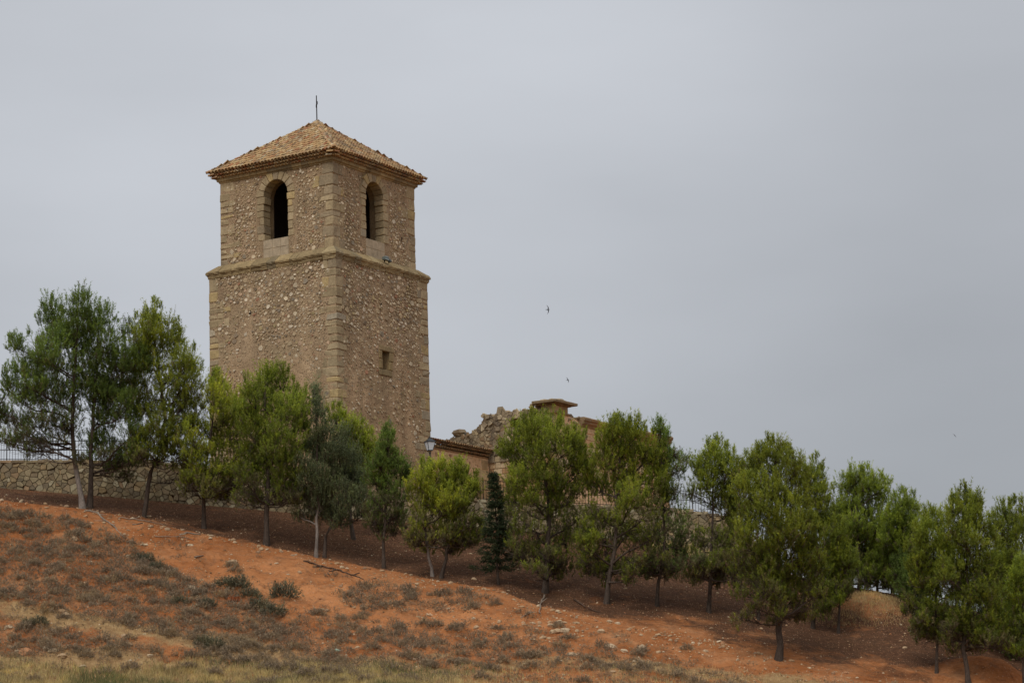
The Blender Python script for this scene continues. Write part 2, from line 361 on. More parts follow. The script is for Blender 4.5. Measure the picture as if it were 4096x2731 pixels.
# snap the vertices next to the retaining wall so that the step stands inside the wall
GZ = height(GX, GY)
nx, ny = len(xs), len(ys)
lit = np.clip((GY-cy(C1, GX)+.15)/.5, 0, 1)*np.where(GX < 12, 1, np.clip((cy(C0, GX)+.4-GY)/.6+.2, 0, 1))
rt = np.clip((GX-1)/6, 0, 1)                                    # the bench is barer on the right
sb = np.clip((GY-cy(C1, GX))/(cy(C0, GX)-cy(C1, GX)), 0, 1)
lit = lit*(.80+.22*np.sin(np.clip(sb*1.3, 0, .5)*math.pi)-.30*rt*np.clip(1-sb*3, 0, 1)+.18*vnoise(GX/1.7, GY/1.2))
shz0 = np.clip((cy(C1, GX)-GY-2.2-.32*np.clip(GX+18, 0, 30))/2.0, 0, 1); lit = np.clip(lit+shz0*(.33+.20*vnoise(GX/.9, GY/.7, 0, 41)), 0, 1)
for c, sx, sy, a in BUMPS[:2]: lit = lit-.5*np.exp(-((GX-c[0])/sx)**2-((GY-c[1])/sy)**2)
stw = straw_mask(GX, GY)*np.where(GY > 119, 0, 1)
for c, sx, sy, a in BUMPS[:1]+[(at(1570,1262,116), 1.2, .9, 0)]: stw = np.maximum(stw, .75*np.exp(-((GX-c[0]-.6)/sx)**2-((GY-c[1]+.2)/sy)**2))
shz = np.clip((cy(C1, GX)-GY-2.5-.32*np.clip(GX+18, 0, 30))/2.5, 0, 1); lowz = np.clip(1-(GY-cy(C2, GX)-3.0)/3.0, 0, 1); stw = np.clip(stw+shz*(.16+.22*vnoise(GX/1.6, GY/1.1, 0, 21))+lowz*(.30+.25*vnoise(GX/1.2, GY/.6, 0, 23)), 0, 1)
stw = np.where(GY < 86, .9, stw)
pale = np.clip(np.exp(-((GY-(cy(C1, GX)-4.3))/2.6)**2)*np.clip(1-abs(GX+6)/9, 0, 1)*1.3, 0, 1)*(.6+.4*vnoise(GX/2, GY/1.4, 3))
idx = np.arange(nx*ny).reshape(ny, nx)
FQ = np.stack([idx[:-1, :-1], idx[:-1, 1:], idx[1:, 1:], idx[1:, :-1]], -1).reshape(-1, 4)
me = mesh_np('hillside_ground', np.stack([GX, GY, GZ], -1).reshape(-1, 3), FQ, np.clip(np.stack([lit, stw, pale], -1), 0, 1).reshape(-1, 3), True, M_ground)
obj('hillside_ground', me, kind='structure', label='red soil hillside falling to the right below the tower')

# ------------------------------------------------------------------ masonry helpers
def pick(palette, rr=None):
    rr = rr or R; t = rr.random()*sum(w for w, _ in palette)
    for w, c in palette:
        t -= w
        if t <= 0: break
    k = rr.uniform(.84, 1.14); return tuple(min(1, x*k) for x in lin(c))
PAL_RUB = [(20, (212,196,168)), (12, (222,208,184)), (24, (190,170,138)), (15, (174,153,124)), (9, (196,168,140)), (2, (176,130,104)), (8, (156,144,126)), (7, (184,166,126)), (2, (140,124,104))]
PAL_Q = [(30, (172,154,122)), (25, (178,160,128)), (9, (186,164,120)), (14, (164,148,122)), (5, (158,146,124)), (4, (174,162,140))]
PAL_WALL = [(30, (152,138,110)), (20, (138,122,98)), (8, (156,136,104)), (16, (126,114,94)), (8, (168,158,132)), (2, (152,128,100))]
PAL_RUIN = [(30, (172,156,130)), (22, (158,142,118)), (16, (194,176,142)), (8, (140,126,108)), (8, (176,150,120)), (8, (204,188,158))]

def polystone(mb, to3, poly, prot, col, back=-.04, packed=False):
    """a stone with an irregular outline: to3(u, z, off) -> xyz"""
    n = len(poly); cx = sum(p[0] for p in poly)/n; cz_ = sum(p[1] for p in poly)/n
    k = R.uniform(.80, .90) if not packed else R.uniform(.88, .95); vs = []
    for p in poly: vs.append(to3(p[0], p[1], back))
    for p in poly: vs.append(to3(cx+(p[0]-cx)*.95, cz_+(p[1]-cz_)*.95, prot*.55))
    tu, tv = R.uniform(-.12, .12), R.uniform(-.12, .12)
    for p in poly: vs.append(to3(cx+(p[0]-cx)*k, cz_+(p[1]-cz_)*k, prot*R.uniform(.85, 1.15)+tu*(p[0]-cx)+tv*(p[1]-cz_)))
    fs = [(i, (i+1) % n, n+(i+1) % n, n+i) for i in range(n)]+[(n+i, n+(i+1) % n, 2*n+(i+1) % n, 2*n+i) for i in range(n)]+[tuple(range(2*n, 3*n))]
    mb.add(vs, fs, col)
def blob_poly(u, z, r, n=None, asp=None):
    n = n or (R.choice((6, 7, 8)) if r > .06 else 5); asp = asp or R.uniform(.7, 1.05); ph = R.uniform(0, 6.28); rot = R.uniform(-.4, .4)
    out = []
    for i in range(n):
        a = ph+2*math.pi*(i+R.uniform(-.25, .25))/n; q = r*R.uniform(.66, 1.14); x, y = q*math.cos(a), q*asp*math.sin(a)
        out.append((u+x*math.cos(rot)-y*math.sin(rot), z+x*math.sin(rot)+y*math.cos(rot)))
    return out
def darts(u0, u1, z0, z1, sizes, blocked, dens, tries_k=6):
    """random non-touching stones, largest first"""
    cell = .3; grid = {}; out = []
    for (rmin, rmax, count) in sizes:
        placed = 0
        for _ in range(count*tries_k):
            if placed >= count: break
            r = R.uniform(rmin, rmax); u = R.uniform(u0+r, u1-r); z = R.uniform(z0+r, z1-r)
            if R.random() > dens(u, z) or blocked(u, z, r): continue
            gi, gj = int(u/cell), int(z/cell); ok = True
            for a in range(gi-2, gi+3):
                for b in range(gj-2, gj+3):
                    for (uu, zz, rr) in grid.get((a, b), ()):
                        if (uu-u)**2+((zz-z)*1.12)**2 < (r+rr)**2*.98: ok = False; break
                    if not ok: break
                if not ok: break
            if ok: grid.setdefault((gi, gj), []).append((u, z, r)); out.append((u, z, r)); placed += 1
    return out
def clip_poly(poly, px, pz, nx_, nz_):
    out = []
    for i in range(len(poly)):
        a, b = poly[i], poly[(i+1) % len(poly)]; da = (a[0]-px)*nx_+(a[1]-pz)*nz_; db = (b[0]-px)*nx_+(b[1]-pz)*nz_
        if da <= 0: out.append(a)
        if (da < 0) != (db < 0) and da != db: t = da/(da-db); out.append((a[0]+t*(b[0]-a[0]), a[1]+t*(b[1]-a[1])))
    return out
def cells(u0, u1, z0f, z1f, su, sz):
    """packed irregular stones as shrunken Voronoi cells of a shaken grid"""
    pts = []; zmin = min(z0f(u) for u in np.linspace(u0, u1, 30)); zmax = max(z1f(u) for u in np.linspace(u0, u1, 30))
    nr = max(1, int((zmax-zmin)/sz)); 
    for j in range(nr+1):
        nc = int((u1-u0)/su); off = R.uniform(0, su)
        for i in range(nc+1):
            u = u0+off+(i-.5)*su+R.uniform(-.46, .46)*su; z = zmin+(j+.5)*sz+R.uniform(-.33, .33)*sz
            if R.random() < .4: pts.append((u+R.uniform(-.5, .5)*su, z+R.uniform(-.5, .5)*sz))
            if u0-su < u < u1+su: pts.append((u, z))
    P = np.array(pts); out = []
    for (u, z) in pts:
        if not (u0 < u < u1 and z0f(u)-.02 < z < z1f(u)): continue
        poly = [(u-su*1.3, z-sz*1.6), (u+su*1.3, z-sz*1.6), (u+su*1.3, z+sz*1.6), (u-su*1.3, z+sz*1.6)]
        d = ((P[:, 0]-u)/su)**2+((P[:, 1]-z)/sz)**2
        for q in np.argsort(d)[1:12]:
            du, dz = P[q, 0]-u, P[q, 1]-z
            if abs(du)+abs(dz) < 1e-6: continue
            L = math.hypot(du, dz); g = .006; poly = clip_poly(poly, u+du/2-du/L*g, z+dz/2-dz/L*g, du/L, dz/L)
            if len(poly) < 3: break
        if len(poly) >= 3:
            poly = clip_poly(clip_poly(poly, u0, 0, -1, 0), u1, 0, 1, 0)
            if len(poly) < 3: continue
            a = .5*abs(sum(poly[i][0]*poly[(i+1) % len(poly)][1]-poly[(i+1) % len(poly)][0]*poly[i][1] for i in range(len(poly))))
            if a > .2*su*sz: out.append((poly, a))
    return out
def place_stones(lst, name, parent, mat, to3, palette, prot, limit, restname, packed=False):
    """lst: [(poly, size, to3)] the largest as parts, the rest one joined part"""
    lst = sorted(lst, key=lambda q: -q[1]); rest = MB()
    for i, it in enumerate(lst):
        t3 = it[2] if len(it) > 2 else to3; pr = R.uniform(*prot)*(1 if it[1] > .01 else .6)*(R.uniform(.2, 1.5) if packed else 1)
        if i < limit:
            mb = MB(); polystone(mb, t3, it[0], pr, pick(palette), packed=packed); mb.build(name, mat, parent)
        else: polystone(rest, t3, it[0], pr, pick(palette), packed=packed)
    if rest.v: rest.build(restname, mat, parent, kind='stuff')

# ------------------------------------------------------------------ the tower
TX, TY = -8.594, 120.4145; W = 8.0; ZB = 14.2
tower = thing('bell_tower', 'tall square rubble stone bell tower with arched openings and tiled pyramid roof', 'tower', (TX, TY, 0), YAW)
FR = [((0, 0), (1, 0), (0, -1)), ((0, 0), (0, 1), (-1, 0)), ((0, W), (1, 0), (0, 1)), ((W, 0), (0, 1), (1, 0))]
def fp(i, ins=0.0):              # face frame: 0 right front, 1 left front, 2 and 3 the hidden ones
    (ox, oy), (ux, uy), (nx_, ny_) = FR[i]
    def g(u, z, off=0.0): return (ox+ux*u+nx_*(off-ins), oy+uy*u+ny_*(off-ins), z)
    return g
INS = .42; ZL, ZU, ZT = 27.34, 27.95, 32.38
WU0, WU1, WSILL, WSPR, WTOP = 3.22, 4.76, 28.90, 31.18, 31.97
WC = (WU0+WU1)/2; WR = (WU1-WU0)/2
def in_arch(u, z, m=0.0):
    if abs(u-WC) > WR+m or z < WSILL-m: return False
    return z < WSPR or ((u-WC)/(WR+m))**2+((z-WSPR)/(WTOP-WSPR+m))**2 < 1
SL = (3.84, 4.44, 22.2, 23.13)
def in_slit(u, z, m=0.0): return SL[0]-m < u < SL[1]+m and SL[2]-m < z < SL[3]+m
wall_mb = MB()
def wall_grid(mb, face, ins, u0, u1, z0, z1, hole, st=.1, amp=.02, tintf=None):
    g = fp(face, ins); nu = int(round((u1-u0)/st)); nz = int(round((z1-z0)/st)); U = np.linspace(u0, u1, nu+1); Z = np.linspace(z0, z1, nz+1)
    UU, ZZ = np.meshgrid(U, Z); D = amp*fbm(UU/.35, ZZ/.35, 3.3+face, 3, face)+amp*.8*fbm(UU/1.6, ZZ/1.6, 1+face, 2, face+3)
    D[:, 0] = 0; D[:, -1] = 0
    vs = [g(UU[j, i], ZZ[j, i], D[j, i]-.01) for j in range(nz+1) for i in range(nu+1)]; fs = []
    for j in range(nz):
        for i in range(nu):
            if hole and (hole(U[i], Z[j]) or hole(U[i+1], Z[j]) or hole(U[i], Z[j+1]) or hole(U[i+1], Z[j+1])): continue
            a = j*(nu+1)+i; fs.append((a, a+1, a+nu+2, a+nu+1))
    n0 = len(mb.v); mb.add(vs, fs)
    if tintf:
        for q in range(len(vs)):
            mb.c[n0+q] = tintf(UU.ravel()[q], ZZ.ravel()[q])
def lower_tint(f):
    def t(u, z):
        k = .80+.2*max(0, min(1, (26.5-z)/5))+.10*float(vn_cache(u, z, f)); w = max(0, min(1, (24-z)/5))
        return (k*(1+.05*w), k*(1-.0*w), k*(1-.06*w))
    return t
def vn_cache(u, z, f): return math.sin(u*1.3+f)*math.cos(z*.9+2*f)
for f in range(4):
    fine = f < 2; st = .1 if fine else .5
    wall_grid(wall_mb, f, 0, 0, W, ZB, ZL, in_slit if f == 0 else None, st, .03 if fine else 0, lower_tint(f))
    wall_grid(wall_mb, f, INS, INS, W-INS, ZU-.4, ZT, in_arch if fine else None, st, .02 if fine else 0, lambda u, z: (.86, .86, .86))
g0 = fp(0)
wall = wall_mb.build('wall', M_mortar, tower)
# interior: chamber walls, floor, ceiling, and the passages through the walls
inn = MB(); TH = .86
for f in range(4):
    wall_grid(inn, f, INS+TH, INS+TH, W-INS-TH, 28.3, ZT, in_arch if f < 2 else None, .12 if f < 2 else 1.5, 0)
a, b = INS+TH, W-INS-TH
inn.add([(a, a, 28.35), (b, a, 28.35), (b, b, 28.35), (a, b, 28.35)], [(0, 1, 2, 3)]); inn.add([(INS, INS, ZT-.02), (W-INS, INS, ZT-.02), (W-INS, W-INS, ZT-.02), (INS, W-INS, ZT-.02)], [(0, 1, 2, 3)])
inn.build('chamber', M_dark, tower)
M_reveal = stone_mat('reveal_stone', .5, .6)
for f in (0, 1):
    g = fp(f, INS); rv = MB(); m_ = .05
    ou = [(WU0-m_, WSILL)] + [(WC-(WR+m_)*math.cos(t), WSPR+(WTOP-WSPR+m_)*math.sin(t)) for t in np.linspace(0, math.pi, 15)] + [(WU1+m_, WSILL)]
    vs = [g(u, z, -.30) for u, z in ou]+[g(u, z, -TH-.05) for u, z in ou]; n = len(ou)
    rv.add(vs, [(i, i+1, n+i+1, n+i) for i in range(n-1)]+[(0, n, 2*n-1, n-1)], lin((140, 120, 92))); rv.build('window_reveal', M_reveal, tower)
# slit window pocket
pk = MB(); u0, u1, z0, z1 = SL; q = [(u0-.03, z0-.03), (u1+.03, z0-.03), (u1+.03, z1+.03), (u0-.03, z1+.03)]
vs = [g0(u, z, -.02) for u, z in q]+[g0(u+(.12 if u < 4 else -.16), z, -.55) for u, z in q]
pk.add(vs, [(0, 1, 5, 4), (1, 2, 6, 5), (2, 3, 7, 6), (3, 0, 4, 7)], lin((150, 128, 96)))
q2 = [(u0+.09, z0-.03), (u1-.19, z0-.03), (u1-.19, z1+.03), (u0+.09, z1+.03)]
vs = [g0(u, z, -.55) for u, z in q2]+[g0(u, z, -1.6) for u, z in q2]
pk.add(vs, [(0, 1, 5, 4), (1, 2, 6, 5), (2, 3, 7, 6), (3, 0, 4, 7), (4, 5, 6, 7)], (.03, .025, .02)); pk.build('window_recess', M_block, tower)  # inner shaft tinted near black, painting the darkness inside
def fblock(face, ins, u0, u1, z0, z1, o0, o1, name, mat=None, pal=None, bev=.022, jit=.008, col=None):
    g = fp(face, ins); A = g(u0, z0, o0); B = g(u1, z1, o1)
    lo = tuple(min(A[k], B[k]) for k in range(3)); hi = tuple(max(A[k], B[k]) for k in range(3))
    mb = MB(); mb.cbox(lo, hi, bev, jit, col or pick(pal or PAL_Q)); return mb.build(name, mat or M_block, tower)
J = .014
for (a0, a1, c0, c1) in ((SL[0]-.26, SL[0], 22.2, 22.72), (SL[0]-.3, SL[0], 22.72, 23.13), (SL[1], SL[1]+.3, 22.2, 22.66), (SL[1], SL[1]+.36, 22.66, 23.13), (SL[0]-.32, SL[1]+.2, 21.88, 22.2), (SL[0]-.24, SL[1]+.38, 23.13, 23.42)):
    fblock(0, 0, a0+J, a1-J, c0+J, c1-J, -.25, .035, 'frame_block', None, [(1, (158, 138, 102)), (1, (150, 132, 100))])
# jambs, arches, sills of the belfry openings
for f in (0, 1):
    z = WSILL; zs_ = []
    while z < WSPR-.05:
        hgt = R.uniform(.33, .47); zs_.append((z, min(WSPR, z+hgt))); z += hgt
    if zs_[-1][1]-zs_[-1][0] < .15: zs_[-2] = (zs_[-2][0], WSPR); zs_.pop()
    for k, (a, b) in enumerate(zs_):
        for s in (0, 1):
            wd = R.uniform(.26, .46) if k < len(zs_)-1 else .42; ov = .06 if k == len(zs_)-1 else R.uniform(-.02, .02)
            if s == 0: fblock(f, INS, WU0-wd, WU0+ov, a+J, b-J, -.55, .016+R.uniform(0, .01), 'jamb_stone')
            else: fblock(f, INS, WU1-ov, WU1+wd, a+J, b-J, -.55, .016+R.uniform(0, .01), 'jamb_stone')
    g = fp(f, INS); nv = 9
    for k in range(nv):
        t0, t1 = math.pi*k/nv+.016, math.pi*(k+1)/nv-.016; ro = R.uniform(.36, .52); mb = MB(); vs = []
        RZ = WTOP-WSPR
        for off in (-.55, .015, .035):
            e = 0 if off < .03 else .02
            for (t, rr_) in ((t0, e), (t1, e), (t1, ro-e), (t0, ro-e)):
                tt = t+(.02 if t == t0 else -.02)*(1 if e else 0); vs.append(g(WC-(WR+rr_)*math.cos(tt), WSPR+(RZ+rr_)*math.sin(tt), off))
        fs = [(i, (i+1) % 4, 4+(i+1) % 4, 4+i) for i in range(4)]+[(4+i, 4+(i+1) % 4, 8+(i+1) % 4, 8+i) for i in range(4)]+[(8, 9, 10, 11)]
        mb.add(vs, fs, pick(PAL_Q)); mb.build('arch_stone', M_block, tower)
    # pale blocks walling up the foot of the opening
    rows = [(WSILL-.46, WSILL, 3), (WSILL-.93, WSILL-.47, 3)]
    for (c0, c1, nb) in rows:
        e = [WU0-.02]+sorted(WU0+(WU1-WU0)*(k+R.uniform(-.12, .12))/nb for k in range(1, nb))+[WU1+.05]
        for k in range(nb): fblock(f, INS, e[k]+.006, e[k+1]-.006, c0+.005, c1-.005, -.5, .012, 'sill_block', M_concrete, [(1, (186, 172, 150)), (1, (176, 160, 136)), (.5, (160, 134, 96))], .006, .002)
# corner stones
def corner(cx, cy, sx, sy, ins, z0, z1, vis):
    z = z0; k = 0
    while z < z1-.12:
        hgt = min(R.uniform(.26, .60), z1-z)
        if z1-(z+hgt) < .2: hgt = z1-z
        a = R.uniform(.38, .66) if k % 2 else R.uniform(.5, .95); b_ = R.uniform(.5, .95) if k % 2 else R.uniform(.38, .66); p = .016+R.uniform(-.006, .008)
        X0, X1 = (ins-p, ins+a) if sx > 0 else (W-ins-a, W-ins+p); Y0, Y1 = (ins-p, ins+b_) if sy > 0 else (W-ins-b_, W-ins+p)
        mb = MB(); mb.cbox((X0, Y0, z+J), (X1, Y1, z+hgt-J), R.uniform(.02, .055), .022, pick(PAL_Q)); mb.build('quoin', M_block, tower)
        if vis and R.random() < .62:     # a second stone beside the corner one
            fw = R.uniform(.26, .45)
            if R.random() < .6: fblock(1, ins, (Y1 if sy > 0 else Y0-fw)+J*(1 if sy > 0 else -1), (Y1+fw if sy > 0 else Y0), z+J, z+hgt-J, -.2, p-.004, 'side_quoin') if sx > 0 else None
            else: fblock(0, ins, (X1 if sx > 0 else X0-fw)+J*(1 if sx > 0 else -1), (X1+fw if sx > 0 else X0), z+J, z+hgt-J, -.2, p-.004, 'side_quoin') if sy > 0 else None
        z += hgt; k += 1
for (sx, sy) in ((1, 1), (-1, 1), (1, -1), (-1, -1)):
    vis = not (sx < 0 and sy < 0)
    corner(0, 0, sx, sy, 0, 15.2, ZL, vis); corner(0, 0, sx, sy, INS, ZU-.05, ZT, vis)
# rubble
def q_block(ins):
    def f(u, z, r): return u-r < ins+.62+.3*math.sin(z*7) or u+r > W-ins-.62-.3*math.sin(z*5+1)
    return f
PLAST = {1: [(6.3, 25.0, .8, .7), (5.7, 23.9, .55, 1.4), (5.4, 22.4, .4, 1.6), (2.6, 21.4, 1.4, .9), (4.5, 20.6, 1.5, .8)], 0: [(4.0, 26.6, .8, .5), (4.3, 25.2, .4, 1.5), (4.1, 20.2, .35, 1.7), (4.5, 18.3, .5, 1.3)]}
rub = []
for f in (0, 1):
    def blocked(u, z, r, f=f):
        if q_block(0)(u, z, r): return True
        return f == 0 and SL[0]-.34-r < u < SL[1]+.4+r and 21.85-r < z < 23.45+r
    def dens(u, z, f=f):
        for (pu, pz, ru, rz) in PLAST[f]:
            if ((u-pu)/ru)**2+((z-pz)/rz)**2 < 1+.4*math.sin(5*u+3*z): return .06
        return max(.2, min(1, .55+(z-22)*.13))
    top = [(.13, .19, 26), (.09, .13, 120), (.06, .09, 330), (.035, .06, 620)]
    for (u, z, r) in darts(0, W, 23.6, ZL, top, blocked, dens): rub.append((blob_poly(u, z, r), r, fp(f)))
    low = [(.12, .17, 22), (.08, .12, 110), (.05, .08, 230), (.03, .05, 400)]
    for (u, z, r) in darts(0, W, 15.5, 23.6, low, blocked, dens): rub.append((blob_poly(u, z, r), r, fp(f)))
    def blocked2(u, z, r):
        if q_block(INS)(u, z, r): return True
        if in_arch(u, z, .5+r): return True
        return WU0-.1-r < u < WU1+.15+r and 27.9 < z < WSILL
    for (u, z, r) in darts(INS, W-INS, ZU, ZT, [(.1, .15, 26), (.065, .1, 150), (.045, .065, 300), (.028, .045, 500)], blocked2, lambda u, z: max(.25, min(1, (32.6-z)/2.6))):
        rub.append((blob_poly(u, z, r), r, fp(f, INS)))
place_stones(rub, 'rubble_stone', wall, M_rub, None, PAL_RUB, (.010, .030), 300, 'rubble_infill')
# putlog holes as flat dark faces, the shade inside painted into the colour
for f, ins, u, z in ((0, INS, 6.3, 29.3), (0, 0, 3.75, 25.35), (1, 0, 5.3, 25.1)):
    g = fp(f, ins); mb = MB(); mb.add([g(u, z, .012), g(u+.13, z, .012), g(u+.12, z+.2, .012), g(u+.01, z+.19, .012)], [(0, 1, 2, 3)], (.02, .016, .013))
    mb.add([g(u-.05, z-.05, .02), g(u+.17, z-.05, .02), g(u+.13, z, .03), g(u, z, .03)], [(0, 1, 2, 3)], lin((150, 128, 100))); mb.build('painted_putlog_hole', M_block, tower)
# string course and top cornice: moulded blocks
def moulding(prof, ins, name, blk, pal, jz=.012):
    for f in range(4):
        g = fp(f, ins); e0, e1 = ins, W-ins; k = max(2, int((e1-e0)/blk)); cut = [e0]+[e0+(e1-e0)*(i+R.uniform(-.25, .25))/k for i in range(1, k)]+[e1]
        for i in range(k):
            vs = []; dj = R.uniform(-jz, jz); dz = R.uniform(-jz*.5, jz*.5); steps = 4
            for s in range(steps+1):
                t = s/steps
                for (off, z) in prof:
                    o = off+(dj+R.uniform(-jz, jz)*.7 if off > .02 else 0); gap = .009
                    ua = cut[i]+gap if i else cut[i]-o; ub = cut[i+1]-gap if i < k-1 else cut[i+1]+o
                    vs.append(g(ua+(ub-ua)*t, z+dz+(R.uniform(-jz, jz)*.6 if off > .02 else 0), o))
            n = len(prof); fs = [(s*n+a, s*n+a+1, (s+1)*n+a+1, (s+1)*n+a) for s in range(steps) for a in range(n-1)]+[tuple(range(n)), tuple(range(steps*n, steps*n+n))]
            mb = MB(); mb.add(vs, fs, pick(pal)); mb.build(name, M_block, tower)
PAL_C = [(2, (160, 140, 104)), (2, (148, 130, 98)), (1, (170, 152, 116)), (1, (138, 124, 98))]
moulding([(-.02, 27.24), (.03, 27.26), (.05, 27.34), (.05, 27.38), (.07, 27.44), (.11, 27.48), (.13, 27.57), (.06, 27.65), (-.12, 27.80), (-.34, 27.97), (-.46, 28.0)], 0, 'string_course_block', .7, PAL_C, .032)
moulding([(-.02, 32.28), (.04, 32.31), (.06, 32.37), (.13, 32.40), (.15, 32.53), (.12, 32.57), (-.05, 32.575)], INS, 'cornice_block', .62, PAL_C, .008)
mb = MB(); mb.box((INS-.06, INS-.06, 32.5), (W-INS+.06, W-INS+.06, 32.8), lin((120, 95, 70))); mb.build('eave_core', M_block, tower)
# roof
EO = .05; E0, E1, ZE, ZA = -EO, W+EO, 32.80, 35.70
rf = MB(); c = W/2; rf.add([(E0+.1, E0+.1, ZE-.04), (E1-.1, E0+.1, ZE-.04), (E1-.1, E1-.1, ZE-.04), (E0+.1, E1-.1, ZE-.04), (c, c, ZA-.05)], [(0, 1, 4), (1, 2, 4), (2, 3, 4), (3, 0, 4), (0, 3, 2, 1)], (.35,)*3)
roof = rf.build('roof', M_tileA, tower)
def tile_geo(r0, r1, L, down=False, n=6, th=.014):
    vs = []; fs = []
    for (y, r) in ((0, r0), (L, r1)):
        for rr_ in (r, r-th):
            for k in range(n+1):
                a = math.pi*k/n; z = rr_*math.sin(a)*.92
                vs.append((-rr_*math.cos(a), y, -z if down else z))
    m = n+1
    for k in range(n):
        fs += [(k, k+1, 2*m+k+1, 2*m+k), (m+k, 3*m+k, 3*m+k+1, m+k+1), (k, m+k, m+k+1, k+1)]
    return vs, fs
TV, TF = tile_geo(.108, .082, .47); tile_me = mesh_np('roof_tile', TV, TF, [(1, 1, 1)]*len(TV), True, M_tile)
half = (E1-E0)/2; SLen = math.hypot(half, ZA-ZE); pitch = math.atan2(ZA-ZE, half)
tiles = []; sp_ = .2145; ncol = int((E1-E0)/sp_)
for f in range(4):
    (ox, oy), (ux, uy), (nx_, ny_) = FR[f]
    for i in range(ncol):
        u = E0+sp_*(i+.5)+(E1-E0-ncol*sp_)/2; mx_ = min(u-E0, E1-u)
        s = 0.0; row = 0
        while s < SLen*mx_/half-.05:
            tiles.append((f, u, s, row)); s += .335; row += 1
def tile_matrix(f, u, s, dz=.03, lift=0.05):
    (ox, oy), (ux, uy), (nx_, ny_) = FR[f]
    ex, ey = -nx_, -ny_      # up-slope horizontal direction
    d = -EO-.02+s*math.cos(pitch); z = ZE+s*math.sin(pitch)+dz
    Yv = Vector((ex*math.cos(pitch-lift), ey*math.cos(pitch-lift), math.sin(pitch-lift))); Xv = Vector((ux, uy, 0)); Zv = Xv.cross(Yv)
    if Zv.z < 0: Xv = -Xv; Zv = Xv.cross(Yv)
    m = Matrix((Xv, Yv, Zv)).transposed().to_4x4(); m.translation = Vector((ox+ux*u+ex*d, oy+uy*u+ey*d, z)); return m
mats_ = []
MT = Matrix.Translation((TX, TY, 0)) @ Matrix.Rotation(YAW, 4, 'Z')
front = sorted([t for t in tiles if t[0] < 2], key=lambda t: (MT @ tile_matrix(*t[:3])).translation.y)
rest = front[300:]+[t for t in tiles if t[0] >= 2]
def jm(m): return m @ Matrix.Translation((R.uniform(-.012, .012), R.uniform(-.02, .02), R.uniform(-.006, .01))) @ Matrix.Rotation(R.uniform(-.05, .05), 4, 'Z')
for t in front[:300]:
    o = obj('roof_tile', tile_me, roof); o.matrix_local = jm(tile_matrix(*t[:3]))
def joined(lst, V, Fc, name, parent, mat, col=None):
    Va = np.array(V); n = len(Va); vs = []; cs = []; fs = []
    for k, m in enumerate(lst):
        A = np.array(m); vs.append(Va @ A[:3, :3].T + A[:3, 3]); cc = R.random() if col is None else col; cs.append(np.full((n, 3), cc)); fs.extend([tuple(i+k*n for i in f_) for f_ in Fc])
    return obj(name, mesh_np(name, np.concatenate(vs), fs, np.concatenate(cs), True, mat), parent, kind='stuff')
joined([jm(tile_matrix(*t[:3])) for t in rest], TV, TF, 'upper_tiles', roof, M_tileA)
CV, CFc = tile_geo(.11, .095, .44, True, 4)
joined([tile_matrix(t[0], t[1]+sp_/2, t[2], .075) for t in tiles if t[1]+sp_/2 < E1-.1], CV, CFc, 'channel_tiles', roof, M_tileA)
# tiles projecting under the eave, two courses
EV, EF = tile_geo(.095, .085, .4); eave_me = mesh_np('eave_tile', EV, EF, [(1, 1, 1)]*len(EV), True, M_tile); back = []
for f in range(4):
    for lay, (d, z) in enumerate(((.01, 32.68), (.13, 32.55))):
        for i in range(-1, ncol+1):
            u = E0+sp_*(i+.5+(.5 if lay == 0 else 0))+.05
            if u > E1-max(d, 0)+.02 or u < E0+max(d, 0): continue
            (ox, oy), (ux, uy), (nx_, ny_) = FR[f]; Yv = Vector((-nx_, -ny_, .12)).normalized(); Xv = Vector((ux, uy, 0)); Zv = Xv.cross(Yv)
            if Zv.z < 0: Xv = -Xv; Zv = Xv.cross(Yv)
            m = Matrix((Xv, Yv, Zv)).transposed().to_4x4(); m.translation = Vector((ox+ux*u-nx_*d, oy+uy*u-ny_*d, z))
            m = m @ Matrix.Translation((R.uniform(-.01, .01), R.uniform(-.015, .015), R.uniform(-.006, .006)))
            if f < 2: o = obj('eave_tile', eave_me, roof); o.matrix_local = m
            else: back.append(m)
for sx, sy in ((0, 0), (1, 0), (0, 1)):       # the corner tiles
    for d, z in ((-.02, 32.70), (.12, 32.57)):
        dx, dy = (1 if sx == 0 else -1), (1 if sy == 0 else -1); Yv = Vector((dx, dy, .12)).normalized(); Xv = Vector((dy, -dx, 0)).normalized(); Zv = Xv.cross(Yv)
        if Zv.z < 0: Xv = -Xv; Zv = Xv.cross(Yv)
        m = Matrix((Xv, Yv, Zv)).transposed().to_4x4(); m.translation = Vector((W*sx+dx*d, W*sy+dy*d, z)); o = obj('eave_tile', eave_me, roof); o.matrix_local = m
joined(back, EV, EF, 'rear_eave_tiles', roof, M_tileA)
for z0_, z1_, o_ in ((32.56, 32.60, .27), (32.65, 32.68, .20), (32.74, 32.78, .12)):
    mb = MB(); mb.box((o_, o_, z0_), (W-o_, W-o_, z1_), lin((158, 134, 102))); mb.build('mortar_bed', M_block, tower)
